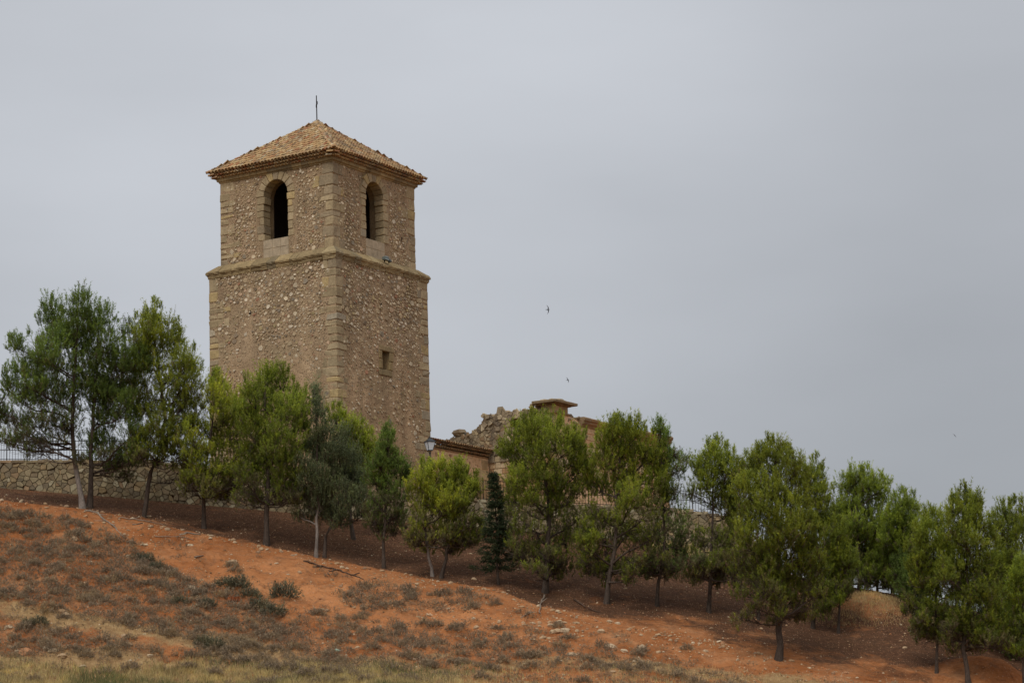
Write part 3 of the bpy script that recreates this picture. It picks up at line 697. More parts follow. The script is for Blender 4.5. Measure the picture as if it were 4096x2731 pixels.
# hip tiles
HV, HF = tile_geo(.125, .10, .46); hip_me = mesh_np('hip_tile', HV, HF, [(1, 1, 1)]*len(HV), True, M_tile)
for (hx, hy) in ((E0, E0), (E1, E0), (E0, E1), (E1, E1)):
    p0 = Vector((hx, hy, ZE+.05)); p1 = Vector((c, c, ZA+.05)); d = (p1-p0); L = d.length; d.normalize(); Xv = d.cross(Vector((0, 0, 1))).normalized(); Zv = Xv.cross(d); s = -.04
    while s < L-.35:
        m = Matrix((Xv, (d+Vector((0, 0, -.04))).normalized(), Zv)).transposed().to_4x4(); m.translation = p0+d*s
        o = obj('hip_tile', hip_me, roof); o.matrix_local = m @ Matrix.Rotation(R.uniform(-.04, .04), 4, 'Z'); s += .335
mb = MB(); mb.tube([(c, c, ZA-.12), (c, c, ZA+.08), (c, c, ZA+.17)], [.26, .17, .07], 9, (.8,)*3); mb.build('roof_cap', M_concrete, roof)
# iron cross, its arms almost edge-on to the camera
mb = MB(); mb.tube([(c, c, ZA+.1), (c-.02, c, ZA+1.5)], [.034, .028], 6)
cd = np.array([math.sin(-YAW+.18), math.cos(-YAW+.18)])   # roughly along the line of sight
cd = np.array([math.cos(math.pi/2-YAW-.0), math.sin(math.pi/2-YAW-.0)]); rot_ = math.radians(9); cd = np.array([cd[0]*math.cos(rot_)-cd[1]*math.sin(rot_), cd[0]*math.sin(rot_)+cd[1]*math.cos(rot_)])
mb.tube([(c-cd[0]*.33, c-cd[1]*.33, ZA+1.02), (c+cd[0]*.33, c+cd[1]*.33, ZA+1.02)], [.032, .032], 6)
for s in (-1, 1): mb.tube([(c+s*cd[0]*.31, c+s*cd[1]*.31, ZA+.94), (c+s*cd[0]*.31, c+s*cd[1]*.31, ZA+1.1)], [.03, .03], 6)
mb.build('cross', M_iron, tower)

# floodlight on the string course
fx, fy, fz = (lambda q: tuple(MT @ Vector(q)))(fp(0)(4.25, 27.78, .05))
fl = thing('floodlight', 'small grey-green twin floodlight resting on the stone ledge below the right arched opening', 'floodlight', (fx, fy, fz), YAW)
mb = MB(); mb.cbox((-.24, -.13, .05), (.10, .10, .25), .03, .003); mb.add([(-.2, -.135, .08), (.06, -.135, .08), (.06, -.135, .22), (-.2, -.135, .22)], [(0, 1, 2, 3)]); mb.build('housing', flat_mat('lamp_housing', (.16, .19, .18), .4, .2), fl)
mb = MB(); mb.add([(-.21, -.142, .08), (.07, -.142, .08), (.05, -.10, .262), (-.19, -.10, .262)], [(0, 1, 2, 3)]); mb.build('glass', flat_mat('lamp_glass', (.35, .42, .40), .15, 0, .6), fl)
mb = MB(); mb.cbox((.12, -.15, .0), (.33, .02, .14), .03, .003); mb.build('second_lamp', flat_mat('lamp_housing_dark', (.10, .12, .12), .4), fl)
mb = MB(); mb.box((-.16, -.02, -.04), (-.1, .02, .06)); mb.box((.2, -.04, -.05), (.25, 0, .02)); mb.build('bracket', M_iron, fl)

# ------------------------------------------------------------------ low annexe between tower and nave
annex = thing('annexe', 'low orange-rendered building with tiled eave between the tower and the ruined nave', 'building', (TX, TY, 0), YAW)
AX0, AX1, AY, AZ = 8.0, 14.98, 1.0, 18.88
def frame(o, u, n):
    def g(a, z, off=0.0): return (o[0]+u[0]*a+n[0]*off, o[1]+u[1]*a+n[1]*off, z)
    return g
gA = frame((0, AY), (1, 0), (0, -1)); mb = MB()
nu, nz = 70, 44; U = np.linspace(AX0, AX1, nu+1); Z = np.linspace(14.2, AZ, nz+1); UU, ZZ = np.meshgrid(U, Z); D = .02*fbm(UU/.3, ZZ/.3, 7, 3)
mb.add([gA(UU[j, i], ZZ[j, i], D[j, i]) for j in range(nz+1) for i in range(nu+1)], [(j*(nu+1)+i, j*(nu+1)+i+1, (j+1)*(nu+1)+i+1, (j+1)*(nu+1)+i) for j in range(nz) for i in range(nu)])
mb.box((AX0+.02, AY+.06, 14.2), (AX1, AY+3.4, AZ+.1)); aw = mb.build('wall', M_orange, annex)
st = [(blob_poly(u, z, r), r) for (u, z, r) in darts(AX0, AX1-1, 14.8, AZ, [(.12, .17, 22), (.07, .11, 80), (.04, .06, 160)], lambda u, z, r: False, lambda u, z: .8)]
place_stones(st, 'wall_stone', aw, M_rub, gA, [(3, (196,160,124)), (3, (182,136,102)), (2, (204,178,146)), (1, (150,124,104)), (1, (188,118,84))], (.006, .02), 300, 'wall_rubble')
z = 15.2; k = 0
while z < AZ-.3:
    hh = R.uniform(.42, .58); wd = .95 if k % 2 else .6; mb = MB(); mb.cbox((AX1-.12-wd, AY-.02, z+.015), (AX1-.12, AY+.15, min(AZ-.02, z+hh)-.015), .02, .006, pick([(1, (204,182,140)), (1, (192,164,124))])); mb.build('corner_block', M_block, annex); z += hh; k += 1
mb = MB(); mb.box((AX0, AY-.03, AZ), (AX1-.1, AY+3.3, AZ+.07), lin((170, 132, 96))); mb.build('mortar_bed', M_block, annex)
mb = MB(); pa = math.radians(13); mb.add([(AX0, AY-.3, AZ+.36), (AX1+.1, AY-.3, AZ+.36), (AX1+.1, AY+3.3, AZ+.36+3.6*math.tan(pa)), (AX0, AY+3.3, AZ+.36+3.6*math.tan(pa))], [(0, 1, 2, 3)], (.4,)*3)
aroof = mb.build('roof', M_tileA, annex)
def m_from(X, Yv, loc):
    Xv = Vector(X); Yv = Vector(Yv).normalized(); Zv = Xv.cross(Yv)
    if Zv.z < 0: Xv = -Xv; Zv = Xv.cross(Yv)
    m = Matrix((Xv, Yv, Zv)).transposed().to_4x4(); m.translation = loc; return m
x = AX0+.1
while x < AX1+.1:
    for lay, (d, z) in enumerate(((-.06, AZ+.29), (.08, AZ+.13))):
        o = obj('eave_tile', eave_me, aroof); o.matrix_local = m_from((1, 0, 0), (0, 1, .12), (x+(.107 if lay == 0 else 0)+R.uniform(-.01, .01), AY-.34+d+.12, z))
    s = 0
    while s < 2.4:
        o = obj('roof_tile', tile_me, aroof); o.matrix_local = m_from((1, 0, 0), (0, math.cos(pa-.05), math.sin(pa-.05)), (x+R.uniform(-.012, .012), AY-.38+s*math.cos(pa), AZ+.40+s*math.sin(pa))); s += .335
    x += .2145

# ------------------------------------------------------------------ ruined nave
nave = thing('ruined_nave', 'roofless ruined church nave of rubble with broken wall top and a corner pier', 'ruin', (TX, TY, 0), YAW)
NX, NY, TK = 15.0, -3.17, .85
PROF = [(-3.17, 21.02), (-2.9, 21.2), (-2.31, 21.30), (-.37, 21.31), (.5, 21.33), (1.26, 21.30), (1.30, 21.10), (1.40, 20.93), (1.62, 20.70), (1.80, 20.62), (2.13, 20.42), (2.5, 20.36), (2.86, 20.30), (3.7, 20.28), (3.9, 20.1), (4.6, 19.9), (6, 19.2), (9, 18.5)]
def nprof(y): return float(np.interp(y, [p[0] for p in PROF], [p[1] for p in PROF]))
HOLE = (-1.05, -.42, 20.42, 20.95)
def in_hole(y, z, m=0): return HOLE[0]-m < y < HOLE[1]+m and HOLE[2]-m < z < HOLE[3]+m-abs(y+.73)*.4
mb = MB(); st_ = .12
def slab(mb, f3, u0, u1, z0, topf, hole, th, st=.15, col=None):
    us = np.arange(u0, u1+.001, (u1-u0)/max(1, round((u1-u0)/st))); nz = int((max(topf(u) for u in us)-z0)/st)+1
    col = col or lin((158, 140, 116))
    for side in (0, 1):
        vs = []; fs = []; n0 = {}
        for j in range(nz+1):
            for i, u in enumerate(us):
                t = topf(u); z = min(t, z0+(t-z0)*j/nz+0.0); vs.append(f3(u, z, -(.03 if side == 0 else th)))
        for j in range(nz):
            for i in range(len(us)-1):
                um = (us[i]+us[i+1])/2; t = topf(um); zm = z0+(t-z0)*(j+.5)/nz
                if hole and hole(um, zm): continue
                a = j*len(us)+i; fs.append((a, a+1, a+1+len(us), a+len(us)))
        mb.add(vs, fs, col)
    vs = []; fs = []
    for i, u in enumerate(us):
        t = topf(u); vs += [f3(u, t, -.03), f3(u, t+.03, -th/2), f3(u, t, -th)]
        if i: b = 3*i; fs += [(b-3, b, b+1, b-2), (b-2, b+1, b+2, b-1)]
    mb.add(vs, fs, col)
    for u in (u0, u1): mb.add([f3(u, z0, -.03), f3(u, topf(u), -.03), f3(u, topf(u), -th), f3(u, z0, -th)], [(0, 1, 2, 3)], col)
gL = frame((NX, 0), (0, 1), (-1, 0)); gF = frame((0, NY), (1, 0), (0, -1))
rag = lambda y: nprof(y)+.05*float(vnoise(y*5, 0.0, 0, 3))
slab(mb, gL, NY+.05, 9, 14.0, rag, in_hole, TK)
for (a, b) in (((HOLE[0], HOLE[2]), (HOLE[0], HOLE[3]-.1)), ((HOLE[1], HOLE[2]), (HOLE[1], HOLE[3]-.1)), ((HOLE[0], HOLE[2]), (HOLE[1], HOLE[2])), ((HOLE[0]-.05, HOLE[3]-.05), (HOLE[1]+.05, HOLE[3]-.05))):
    mb.add([gL(a[0], a[1], -.03), gL(b[0], b[1], -.03), gL(b[0], b[1], -TK), gL(a[0], a[1], -TK)], [(0, 1, 2, 3)], lin((140, 84, 58)))
gw = mb.build('gable_wall', M_stone, nave)
st = []
for poly, a in cells(NY+.1, 5.0, lambda y: 18.9, rag, .30, .20):
    cx_ = sum(p[0] for p in poly)/len(poly); cz_ = sum(p[1] for p in poly)/len(poly)
    if in_hole(cx_, cz_, .06): continue
    st.append((poly, a))
place_stones(st, 'rubble_stone', gw, M_rub, gL, PAL_RUIN, (.03, .10), 300, 'rubble_infill', True)
# loose stones along the broken top
mb = MB()
def rock_geo(n=7, m=4, seed=None):
    vs = [(0, 0, 1)]; 
    for j in range(1, m):
        ph = math.pi*j/m
        for i in range(n): th = 2*math.pi*(i+.5*(j % 2))/n; k = R.uniform(.8, 1.12); vs.append((k*math.sin(ph)*math.cos(th), k*math.sin(ph)*math.sin(th), k*math.cos(ph)))
    vs.append((0, 0, -1)); fs = [(0, 1+i, 1+(i+1) % n) for i in range(n)]
    for j in range(m-2): fs += [(1+j*n+i, 1+(j+1)*n+i, 1+(j+1)*n+(i+1) % n, 1+j*n+(i+1) % n) for i in range(n)]
    L = len(vs)-1; fs += [(L, 1+(m-2)*n+(i+1) % n, 1+(m-2)*n+i) for i in range(n)]
    return vs, fs
def rock_at(mb, p, sx, sy, sz, col, a=0, n=7):
    vs, fs = rock_geo(n, 4); ca, sa = math.cos(a), math.sin(a)
    mb.add([(p[0]+(x*ca*sx-y*sa*sy), p[1]+(x*sa*sx+y*ca*sy), p[2]+z*sz) for x, y, z in vs], fs, col)
y = NY
while y < 5:
    r = R.uniform(.05, .13); q = gL(y, rag(y)+r*.3, -R.uniform(.1, .6)); m1 = MB(); rock_at(m1, q, r*1.4, r*1.2, r*.8, pick(PAL_RUIN), R.random()*3); m1.build('loose_stone', M_stone, nave); y += r*R.uniform(1.2, 2.6)
m1 = MB(); q = gL(3.1, 20.56, -.35); rock_at(m1, q, .34, .46, .24, lin((150, 132, 108)), .3, 9); m1.build('boulder', M_stone, nave)
m1 = MB(); q = gL(2.62, 20.45, -.3); rock_at(m1, q, .12, .13, .09, lin((120, 112, 104)), .3); m1.build('loose_stone', M_stone, nave)
m1 = MB(); q = gL(1.66, 20.78, -.3); rock_at(m1, q, .14, .14, .13, lin((130, 116, 100)), .3); m1.build('loose_stone', M_stone, nave)
# ashlar of the lower gable near the annexe and the long front wall with its cornice
def ashlar(g, u0, u1, z0, z1, hh, ww, parent, name, pal, skip=None, gap=.012):
    z = z0; k = 0
    while z < z1-.1:
        h2 = min(hh*R.uniform(.85, 1.15), z1-z); u = u0-(ww*.5 if k % 2 else 0)
        while u < u1:
            w2 = ww*R.uniform(.8, 1.2); a, b = max(u, u0)+gap, min(u+w2, u1)-gap
            if b-a > .08:
                A = g(a, z+gap, -.12); B = g(b, z+h2-gap, R.uniform(.0, .016)); mb = MB()
                mb.cbox(tuple(min(A[q], B[q]) for q in range(3)), tuple(max(A[q], B[q]) for q in range(3)), .018, .006, pick(pal)); mb.build(name, M_block, parent)
            u += w2
        z += h2; k += 1
PAL_ASH = [(3, (214,184,144)), (3, (206,168,126)), (2, (196,156,116)), (2, (218,196,160))]
ashlar(gL, NY+.05, 1.0, 15.6, 18.85, .34, .62, gw, 'ashlar_block', PAL_ASH)
mb = MB(); slab(mb, gF, NX+.1, 27.4, 14.0, lambda x: float(np.interp(x, [15, 16.4, 17.3, 17.7, 17.8, 27.4], [21.0, 20.98, 20.92, 20.7, 20.62, 20.62])), None, TK, .4, lin((186, 142, 102)))
mb.box((NX+.3, NY+TK, 14.0), (NX+.35, NY+TK+.05, 15)); fw = mb.build('front_wall', M_orange, nave)
ashlar(gF, NX+.02, 27.38, 17.4, 20.56, .40, .80, fw, 'ashlar_block', PAL_ASH)
mb = MB(); mb.add([gF(27.4, 14, 0), gF(27.4, 20.6, 0), gF(27.4, 20.6, -9), gF(27.4, 14, -9)], [(0, 1, 2, 3)], lin((186, 142, 102))); mb.build('end_wall', M_orange, nave)
u = 17.72
while u < 27.5:
    w2 = min(R.uniform(.7, 1.0), 27.6-u); dz = R.uniform(-.02, .02); prof = [(-.1, 20.5), (.06, 20.52), (.10, 20.62), (.2, 20.70), (.22, 20.80), (.30, 20.86), (.32, 20.98), (.25, 21.02+R.uniform(-.02, .04)), (-.6, 21.08)]; vs = []
    for uu in (u+.008, u+w2-.008):
        for (o_, z) in prof: vs.append(gF(uu, z+dz, o_+R.uniform(-.01, .01)))
    n = len(prof); mb = MB(); mb.add(vs, [(i, i+1, n+i+1, n+i) for i in range(n-1)]+[tuple(range(n)), tuple(range(n, 2*n))], pick([(2, (150,128,100)), (2, (178,146,108)), (1, (132,112,90))])); mb.build('cornice_block', M_block, nave); u += w2
    if w2 < .2: break
for k in range(14):
    u = R.uniform(17, 27.2); r = R.uniform(.04, .09); m1 = MB(); rock_at(m1, gF(u, 21.08, -R.uniform(0, .5)), r*1.6, r*1.3, r, pick(PAL_RUIN)); m1.build('loose_stone', M_stone, nave)
for k in range(16):
    u = R.uniform(16.5, 17.75); r = R.uniform(.06, .14); m1 = MB(); rock_at(m1, gF(u, 20.98+R.uniform(-.3, .06), -R.uniform(-.02, .3)), r*1.3, r*1.2, r*.8, pick(PAL_RUIN)); m1.build('loose_stone', M_stone, nave)
# corner pier with its slab
for nm, a, b, c in (('pier_base', (NX-.07, NY-.07, 20.98), (16.62, NY+.9, 21.08), (160,134,100)), ('pier_block', (NX, NY, 21.08), (15.72, NY+.8, 21.44), (184,156,116)), ('pier_block', (15.735, NY, 21.08), (16.5, NY+.8, 21.44), (176,148,108)),
                    ('cap_moulding', (NX-.14, NY-.14, 21.44), (16.66, NY+.95, 21.51), (158,134,100)), ('cap_slab', (NX-.34, NY-.34, 21.51), (15.9, NY+1.15, 21.66), (146,128,100)), ('cap_slab', (15.915, NY-.34, 21.51), (17.0, NY+1.15, 21.65), (150,130,102))):
    mb = MB(); mb.cbox(a, b, .02, .012, lin(c)); mb.build(nm, M_block, nave)
for k in range(26):
    a, b = R.random(), R.random(); x = NX-.15+a*1.8; y = NY-.15+b*1.2; r = R.uniform(.07, .15); zz = 21.64+.26*(1-abs(x-15.8)/1.3)*(1-abs(y-NY-.8)/1.6)
    m1 = MB(); rock_at(m1, (x, y, zz-.03), r*1.5, r*1.4, r*.55, pick(PAL_RUIN), R.random()*3); m1.build('loose_stone', M_stone, nave)
for k in range(9):
    y = R.uniform(-2.4, -1.7); r = R.uniform(.09, .17); m1 = MB(); rock_at(m1, (NX+R.uniform(-.3, .5), y, 21.36+R.uniform(0, .16)), r*1.2, r*1.2, r*.8, pick(PAL_RUIN), R.random()*3); m1.build('loose_stone', M_stone, nave)

# ------------------------------------------------------------------ retaining wall and railing
rw = thing('retaining_wall', 'long low retaining wall of packed rubble at the top of the slope behind the pines', 'wall', (0, 0, 0))
def wy(x): return float(cy(C0, x))+.12
def gW(u, z, off=0.0): return (u, wy(u)-off+.10*(z-float(cz(C0, u))), z)
mb = MB(); us = np.arange(-27.5, 12.41, .45); col = (.95, .95, .92); vs = []
for u in us:
    t = float(walltop(u))+.02; b_ = float(cz(C0, u))-.8; y = wy(u); vs += [(u, y, b_), (u, y+.1*(t-b_-.8)+.02, t), (u, y+.75, t+.01), (u, y+.75, b_)]
mb.add(vs, [(4*i+a, 4*i+4+a, 4*i+4+(a+1) % 4, 4*i+(a+1) % 4) for i in range(len(us)-1) for a in range(4)]+[(0, 1, 2, 3), tuple(4*(len(us)-1)+a for a in range(4))], col)
mb.build('wall_core', M_mortar, rw)
lst = [(p, a) for p, a in cells(-27.2, 12.2, lambda u: float(cz(C0, u))-.15, lambda u: float(walltop(u)), .36, .24)]
vis = [q for q in lst if -25.5 < q[0][0][0] < 12]; hid = [q for q in lst if q not in vis]
place_stones(vis, 'stone', rw, M_rub, gW, PAL_WALL, (.02, .06), 300, 'stone_infill', True)
u = -27.0
while u < 12:
    w2 = R.uniform(.4, .8); t = float(walltop(u+w2/2)); y = wy(u+w2/2)+.1*(t-float(cz(C0, u))); mb = MB(); mb.cbox((u+.012, y-.05, t-.09), (min(u+w2, 12.2)-.012, y+.62, t+.05), .02, .02, pick(PAL_WALL)); mb.build('coping_stone', M_block, rw); u += w2
fence = thing('iron_railing', 'dark iron railing of thin upright bars along the top of the retaining wall', 'railing')
bar_me = MB().tube([(0, 0, 0), (0, 0, 1.0)], [.010, .010], 4).mesh('bar', M_iron); post_me = MB().tube([(0, 0, 0), (0, 0, 1.08), (0, 0, 1.12)], [.026, .026, .012], 6).mesh('post', M_iron)
def fpt(u): t = float(walltop(u)); return (u, wy(u)+.36, t)
u = -26.4; k = 0
while u < 12.2:
    q = fpt(u)
    if k % 18 == 0: obj('post', post_me, fence, q)
    else: obj('bar', bar_me, fence, (q[0], q[1], q[2]+.04))
    if k % 18 == 0 and u+.138*18 < 12.6:
        q2 = fpt(u+.138*18)
        for h_ in (.12, .55, .98): MB().tube([(q[0], q[1], q[2]+h_), (q2[0], q2[1], q2[2]+h_)], [.016, .016], 5).build('rail', M_iron, fence)
    u += .138; k += 1

# ------------------------------------------------------------------ lamp post
LY = 118.0; lp = at(987.5, 1034, LY); zb = float(plateau(lp[0]))
lamp = thing('lamp_post', 'black street lamp with a four-sided white glass lantern in front of the tower corner', 'lamp post', (lp[0], lp[1], zb), .45)
H = lp[2]-zb
mb = MB(); mb.tube([(0, 0, -.1), (0, 0, .12), (0, 0, .14), (0, 0, .5), (0, 0, .56), (0, 0, .62), (0, 0, H-.6), (0, 0, H-.57), (0, 0, H-.5), (0, 0, H-.16), (0, 0, H-.13), (0, 0, H-.08)], [.13, .13, .1, .09, .07, .05, .038, .055, .036, .032, .06, .03], 10); mb.build('pole', M_lamp, lamp, True)
mb = MB(); b0, b1, hL = .105, .20, .40
for s in range(4):
    a = math.pi/4+s*math.pi/2; ca, sa = math.cos(a)*1.414, math.sin(a)*1.414
    mb.tube([(b0*ca, b0*sa, H), (b1*ca, b1*sa, H+hL)], [.013, .015], 5); mb.tube([(.03*ca, .03*sa, H-.1), (b0*ca, b0*sa, H)], [.01, .01], 4)
for r, z in ((b0, H), (b1, H+hL)):
    q = [(r, r), (-r, r), (-r, -r), (r, -r)]
    for i in range(4): mb.tube([(*q[i], z), (*q[(i+1) % 4], z)], [.016, .016], 5)
mb.build('lantern_frame', M_lamp, lamp)
M_glass = flat_mat('opal_glass', (.78, .80, .82), .25, 0, .5, .04)
for s in range(4):
    a = math.pi/4+s*math.pi/2; p = [(math.cos(a)*1.414, math.sin(a)*1.414), (math.cos(a+math.pi/2)*1.414, math.sin(a+math.pi/2)*1.414)]; e = .012
    mb = MB(); mb.add([(p[0][0]*b0, p[0][1]*b0, H), (p[1][0]*b0, p[1][1]*b0, H), (p[1][0]*b1, p[1][1]*b1, H+hL), (p[0][0]*b1, p[0][1]*b1, H+hL),
                       (p[0][0]*(b0-e), p[0][1]*(b0-e), H), (p[1][0]*(b0-e), p[1][1]*(b0-e), H), (p[1][0]*(b1-e), p[1][1]*(b1-e), H+hL), (p[0][0]*(b1-e), p[0][1]*(b1-e), H+hL)],
                      [(0, 1, 2, 3), (7, 6, 5, 4), (0, 3, 7, 4), (1, 5, 6, 2)]); mb.build('pane', M_glass, lamp)
mb = MB(); c4 = [(1, 1), (-1, 1), (-1, -1), (1, -1)]; vs = []
for r, z in ((.225, H+hL), (.215, H+hL+.03), (.13, H+hL+.10), (.07, H+hL+.17), (.065, H+hL+.2), (.03, H+hL+.22)): vs += [(r*x, r*y, z) for x, y in c4]
mb.add(vs, [(4*j+i, 4*j+(i+1) % 4, 4*j+4+(i+1) % 4, 4*j+4+i) for j in range(5) for i in range(4)]+[(3, 2, 1, 0), (20, 21, 22, 23)]); mb.tube([(0, 0, H+hL+.2), (0, 0, H+hL+.25), (0, 0, H+hL+.31)], [.012, .028, .004], 7); mb.build('lantern_roof', M_lamp, lamp)

# ------------------------------------------------------------------ trees
def needles(P, D, L, C, K, nl, nw, spread=.95):
    """bottlebrush shoots: P,D (n,3), L (n), C (n,3), K needles each"""
    n = len(P); t = rng.uniform(0.02, 1.0, (n, K)); a = rng.uniform(0, 2*np.pi, (n, K))
    ref = np.where(np.abs(D[:, 2:3]) < .9, np.array([[0, 0, 1.]]), np.array([[1., 0, 0]])); A = np.cross(D, ref); A /= np.linalg.norm(A, axis=1, keepdims=True)+1e-9; B = np.cross(D, A)
    rad = A[:, None]*np.cos(a)[..., None]+B[:, None]*np.sin(a)[..., None]
    base = P[:, None]+D[:, None]*(t*L[:, None])[..., None]
    nd = D[:, None]*rng.uniform(.45, 1.0, (n, K, 1))+rad*spread*rng.uniform(.5, 1.0, (n, K, 1)); nd /= np.linalg.norm(nd, axis=2, keepdims=True)
    side = np.cross(nd, rng.normal(size=(n, K, 3))); side /= np.linalg.norm(side, axis=2, keepdims=True)+1e-9
    ln = nl*rng.uniform(.7, 1.2, (n, K, 1)); tip = base+nd*ln
    V = np.stack([base-side*nw*.5, base+side*nw*.5, tip], 2).reshape(-1, 3)
    col = C[:, None, :]*rng.uniform(.75, 1.25, (n, K, 1))*(0.8+.4*t[..., None]); col = np.repeat(col.reshape(-1, 3), 3, 0)
    return V, col
def unit(v): return v/(np.linalg.norm(v, axis=-1, keepdims=True)+1e-9)
KIND = {'pine':   dict(dens=270, K=25, nl=.115, nw=.0215, L=(.20, .38), up=1.0, c1=(.098, .142, .030), c2=(.305, .352, .036), c3=(.19, .155, .09)),
        'bluepine': dict(dens=310, K=25, nl=.11, nw=.0215, L=(.20, .38), up=1.0, c1=(.086, .132, .040), c2=(.205, .290, .052), c3=(.18, .15, .09)),
        'cypress': dict(dens=520, K=15, nl=.075, nw=.028, L=(.22, .46), up=1.5, c1=(.082, .108, .048), c2=(.205, .24, .115), c3=(.11, .09, .06)),
        'fir': dict(dens=0, K=20, nl=.06, nw=.02, L=(.14, .26), up=.1, c1=(.035, .055, .026), c2=(.06, .085, .038), c3=(.03, .03, .02))}
def branch_pts(a, b, sag=.15, n=5, wob=.05):
    a = np.asarray(a); b = np.asarray(b); L = np.linalg.norm(b-a); out = []
    w1, w2 = rng.normal(size=3)*wob*L, rng.normal(size=3)*wob*L
    for i in range(n):
        t = i/(n-1); p = a+(b-a)*t+np.array([0, 0, -1])*sag*L*math.sin(math.pi*t)*(.5)+(w1*math.sin(math.pi*t)+w2*math.sin(2*math.pi*t)); out.append(p)
    return out
def tree(name, label, base, lobes, trunk=None, kind='pine', tr=.15, Y=None, bark=None, bright=1.0, hue=0.0, group=None, cat='tree', yel=0.0):
    K = KIND[kind]
    if Y is None: g = ground(*base)
    else: g = at(base[0], base[1], Y); g[2] = float(height(g[0], g[1], False))
    if g is None: g = at(base[0], base[1], 97); g[2] = float(height(g[0], g[1]))
    Yb = g[1]; root = thing(name, label, cat, tuple(g), 0, group)
    xs_ = [l[0] for l in lobes]; wid = (max(xs_)-min(xs_))/5742*Yb*.5+.5
    L3 = []
    for l in lobes:
        r = l[2]/5742*Yb*1.17; dy = rng.uniform(-1, 1)*max(.2, wid-r*.4)*.75; c = at(l[0], l[1], Yb+dy)-g; L3.append((c, r, l[3] if len(l) > 3 else 0))
    if kind in ('pine', 'bluepine') and Y is None:      # half-dead lower branches
        zl = min(c[2]-r for c, r, s in L3); xm = np.mean([c[0] for c, r, s in L3])
        for _ in range(6): L3.append((np.array([xm+rng.uniform(-1, 1)*wid*.85, rng.uniform(-1, 1)*wid*.8, max(1.55, zl+rng.uniform(.15, 1.3))]), rng.uniform(.38, .62), 2))
    # trunk
    top = max(L3, key=lambda q: q[0][2]+q[1]); tp = [np.array([0, 0, -.35]), np.array([0, 0, .0])]
    if trunk: tp += [at(px, rw_, Yb)-g for px, rw_ in trunk]
    tp.append(top[0]*np.array([1, .6, 1])+np.array([0, 0, top[1]*.4]))
    pts = []
    for i in range(len(tp)-1):
        m = max(2, int(np.linalg.norm(tp[i+1]-tp[i])/.6))
        for j in range(m): pts.append(tp[i]+(tp[i+1]-tp[i])*j/m+(rng.normal(size=3)*.025 if i else 0))
    pts.append(tp[-1]); pts = np.array(pts); zz = pts[:, 2]; Ht = zz[-1]
    rad = [tr*(1.35 if z < .05 else 1)*max(.12, (1-.85*max(0, z)/Ht)) for z in zz]
    rad = [q_*.74 for q_ in rad]; mb = MB(); mb.tube(pts, rad, 8)
    twig = MB()
    SP, SD, SL_, SC = [], [], [], []
    zlo = min(c[2]-r for c, r, s in L3); zhi = max(c[2]+r for c, r, s in L3)
    for (c, r, sp) in L3:
        hz = math.hypot(c[0]-np.interp(c[2], zz, pts[:, 0]), c[1]-np.interp(c[2], zz, pts[:, 1])); za = max(min(1.35, c[2]-.1), min(c[2]-(.45 if sp < 2 else .12)*hz-.1, Ht*.92)); a0 = np.array([np.interp(za, zz, pts[:, k]) for k in range(3)])
        rt_ = float(np.interp(za, zz, rad))
        bp = branch_pts(a0, c, .12, 6); mb.tube(bp, list(np.linspace((min(.06, rt_*.5)+.008)*(1 if sp < 2 else .5), .016 if sp < 2 else .01, 6)), 5, cap=False)
        if kind == 'fir': continue
        for k in range(int(9+16*r) if not sp else int(14+26*r)):
            d = unit(rng.normal(size=3)+np.array([0, 0, .25])); e = c+d*r*rng.uniform(.6, .98)*np.array([1, 1, 1.05]); s0 = bp[rng.integers(2, 6)]
            twig.tube(branch_pts(s0, e, -.1 if not sp else .05, 4, .08), [.012, .009, .007, .004], 3, cap=False)
        n = int(K['dens']*r*r*(.92, .5, .34)[sp]+(12 if r > .35 else 32))
        ns = int(4+7*r); sc_d = unit(rng.normal(size=(ns, 3))); sc_c = sc_d*(r*rng.uniform(.38, .72, (ns, 1)))*np.array([1, 1, 1.1]); sc_r = r*rng.uniform(.30, .50, ns); sc_c[0] = 0; sc_r[0] = r*.5
        sc_b = rng.uniform(.85, 1.15, ns); wch = rng.choice(ns, n, p=sc_r**2/np.sum(sc_r**2))
        d = rng.normal(size=(n, 3)); d[:, 2] = np.where(d[:, 2] < -.3, -d[:, 2]*(rng.random(n) < .6)+d[:, 2]*(rng.random(n) < .4), d[:, 2]); d = unit(d)
        f = rng.uniform(.3, 1.0, n)**.6
        P = c+sc_c[wch]+d*(sc_r[wch]*f)[:, None]*np.array([1, 1, 1.05])
        D = unit(d*rng.uniform(.35, .75, (n, 1))+np.array([0, 0, K['up']])+rng.normal(size=(n, 3))*.22)
        q = np.clip((P[:, 2]-zlo)/(zhi-zlo), 0, 1); tip_top_light = np.clip(f*1.2-.3+.35*d[:, 2], 0, 1)  # paler young tips, plus light painted on clump tops and dark in their cores
        lobe_b = rng.uniform(.82, 1.18); mixv = np.clip(tip_top_light*rng.uniform(.6, 1.15, n)*(.7+.4*q)*sc_b[wch], 0, 1)[:, None]
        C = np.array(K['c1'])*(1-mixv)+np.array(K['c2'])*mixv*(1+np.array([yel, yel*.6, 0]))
        dead = (rng.random(n) < (.04+.22*(1-q)**1.5+(0, .34, .6)[sp]))[:, None]*rng.uniform(.4, 1, (n, 1)); C = C*(1-dead)+np.array(K['c3'])*dead
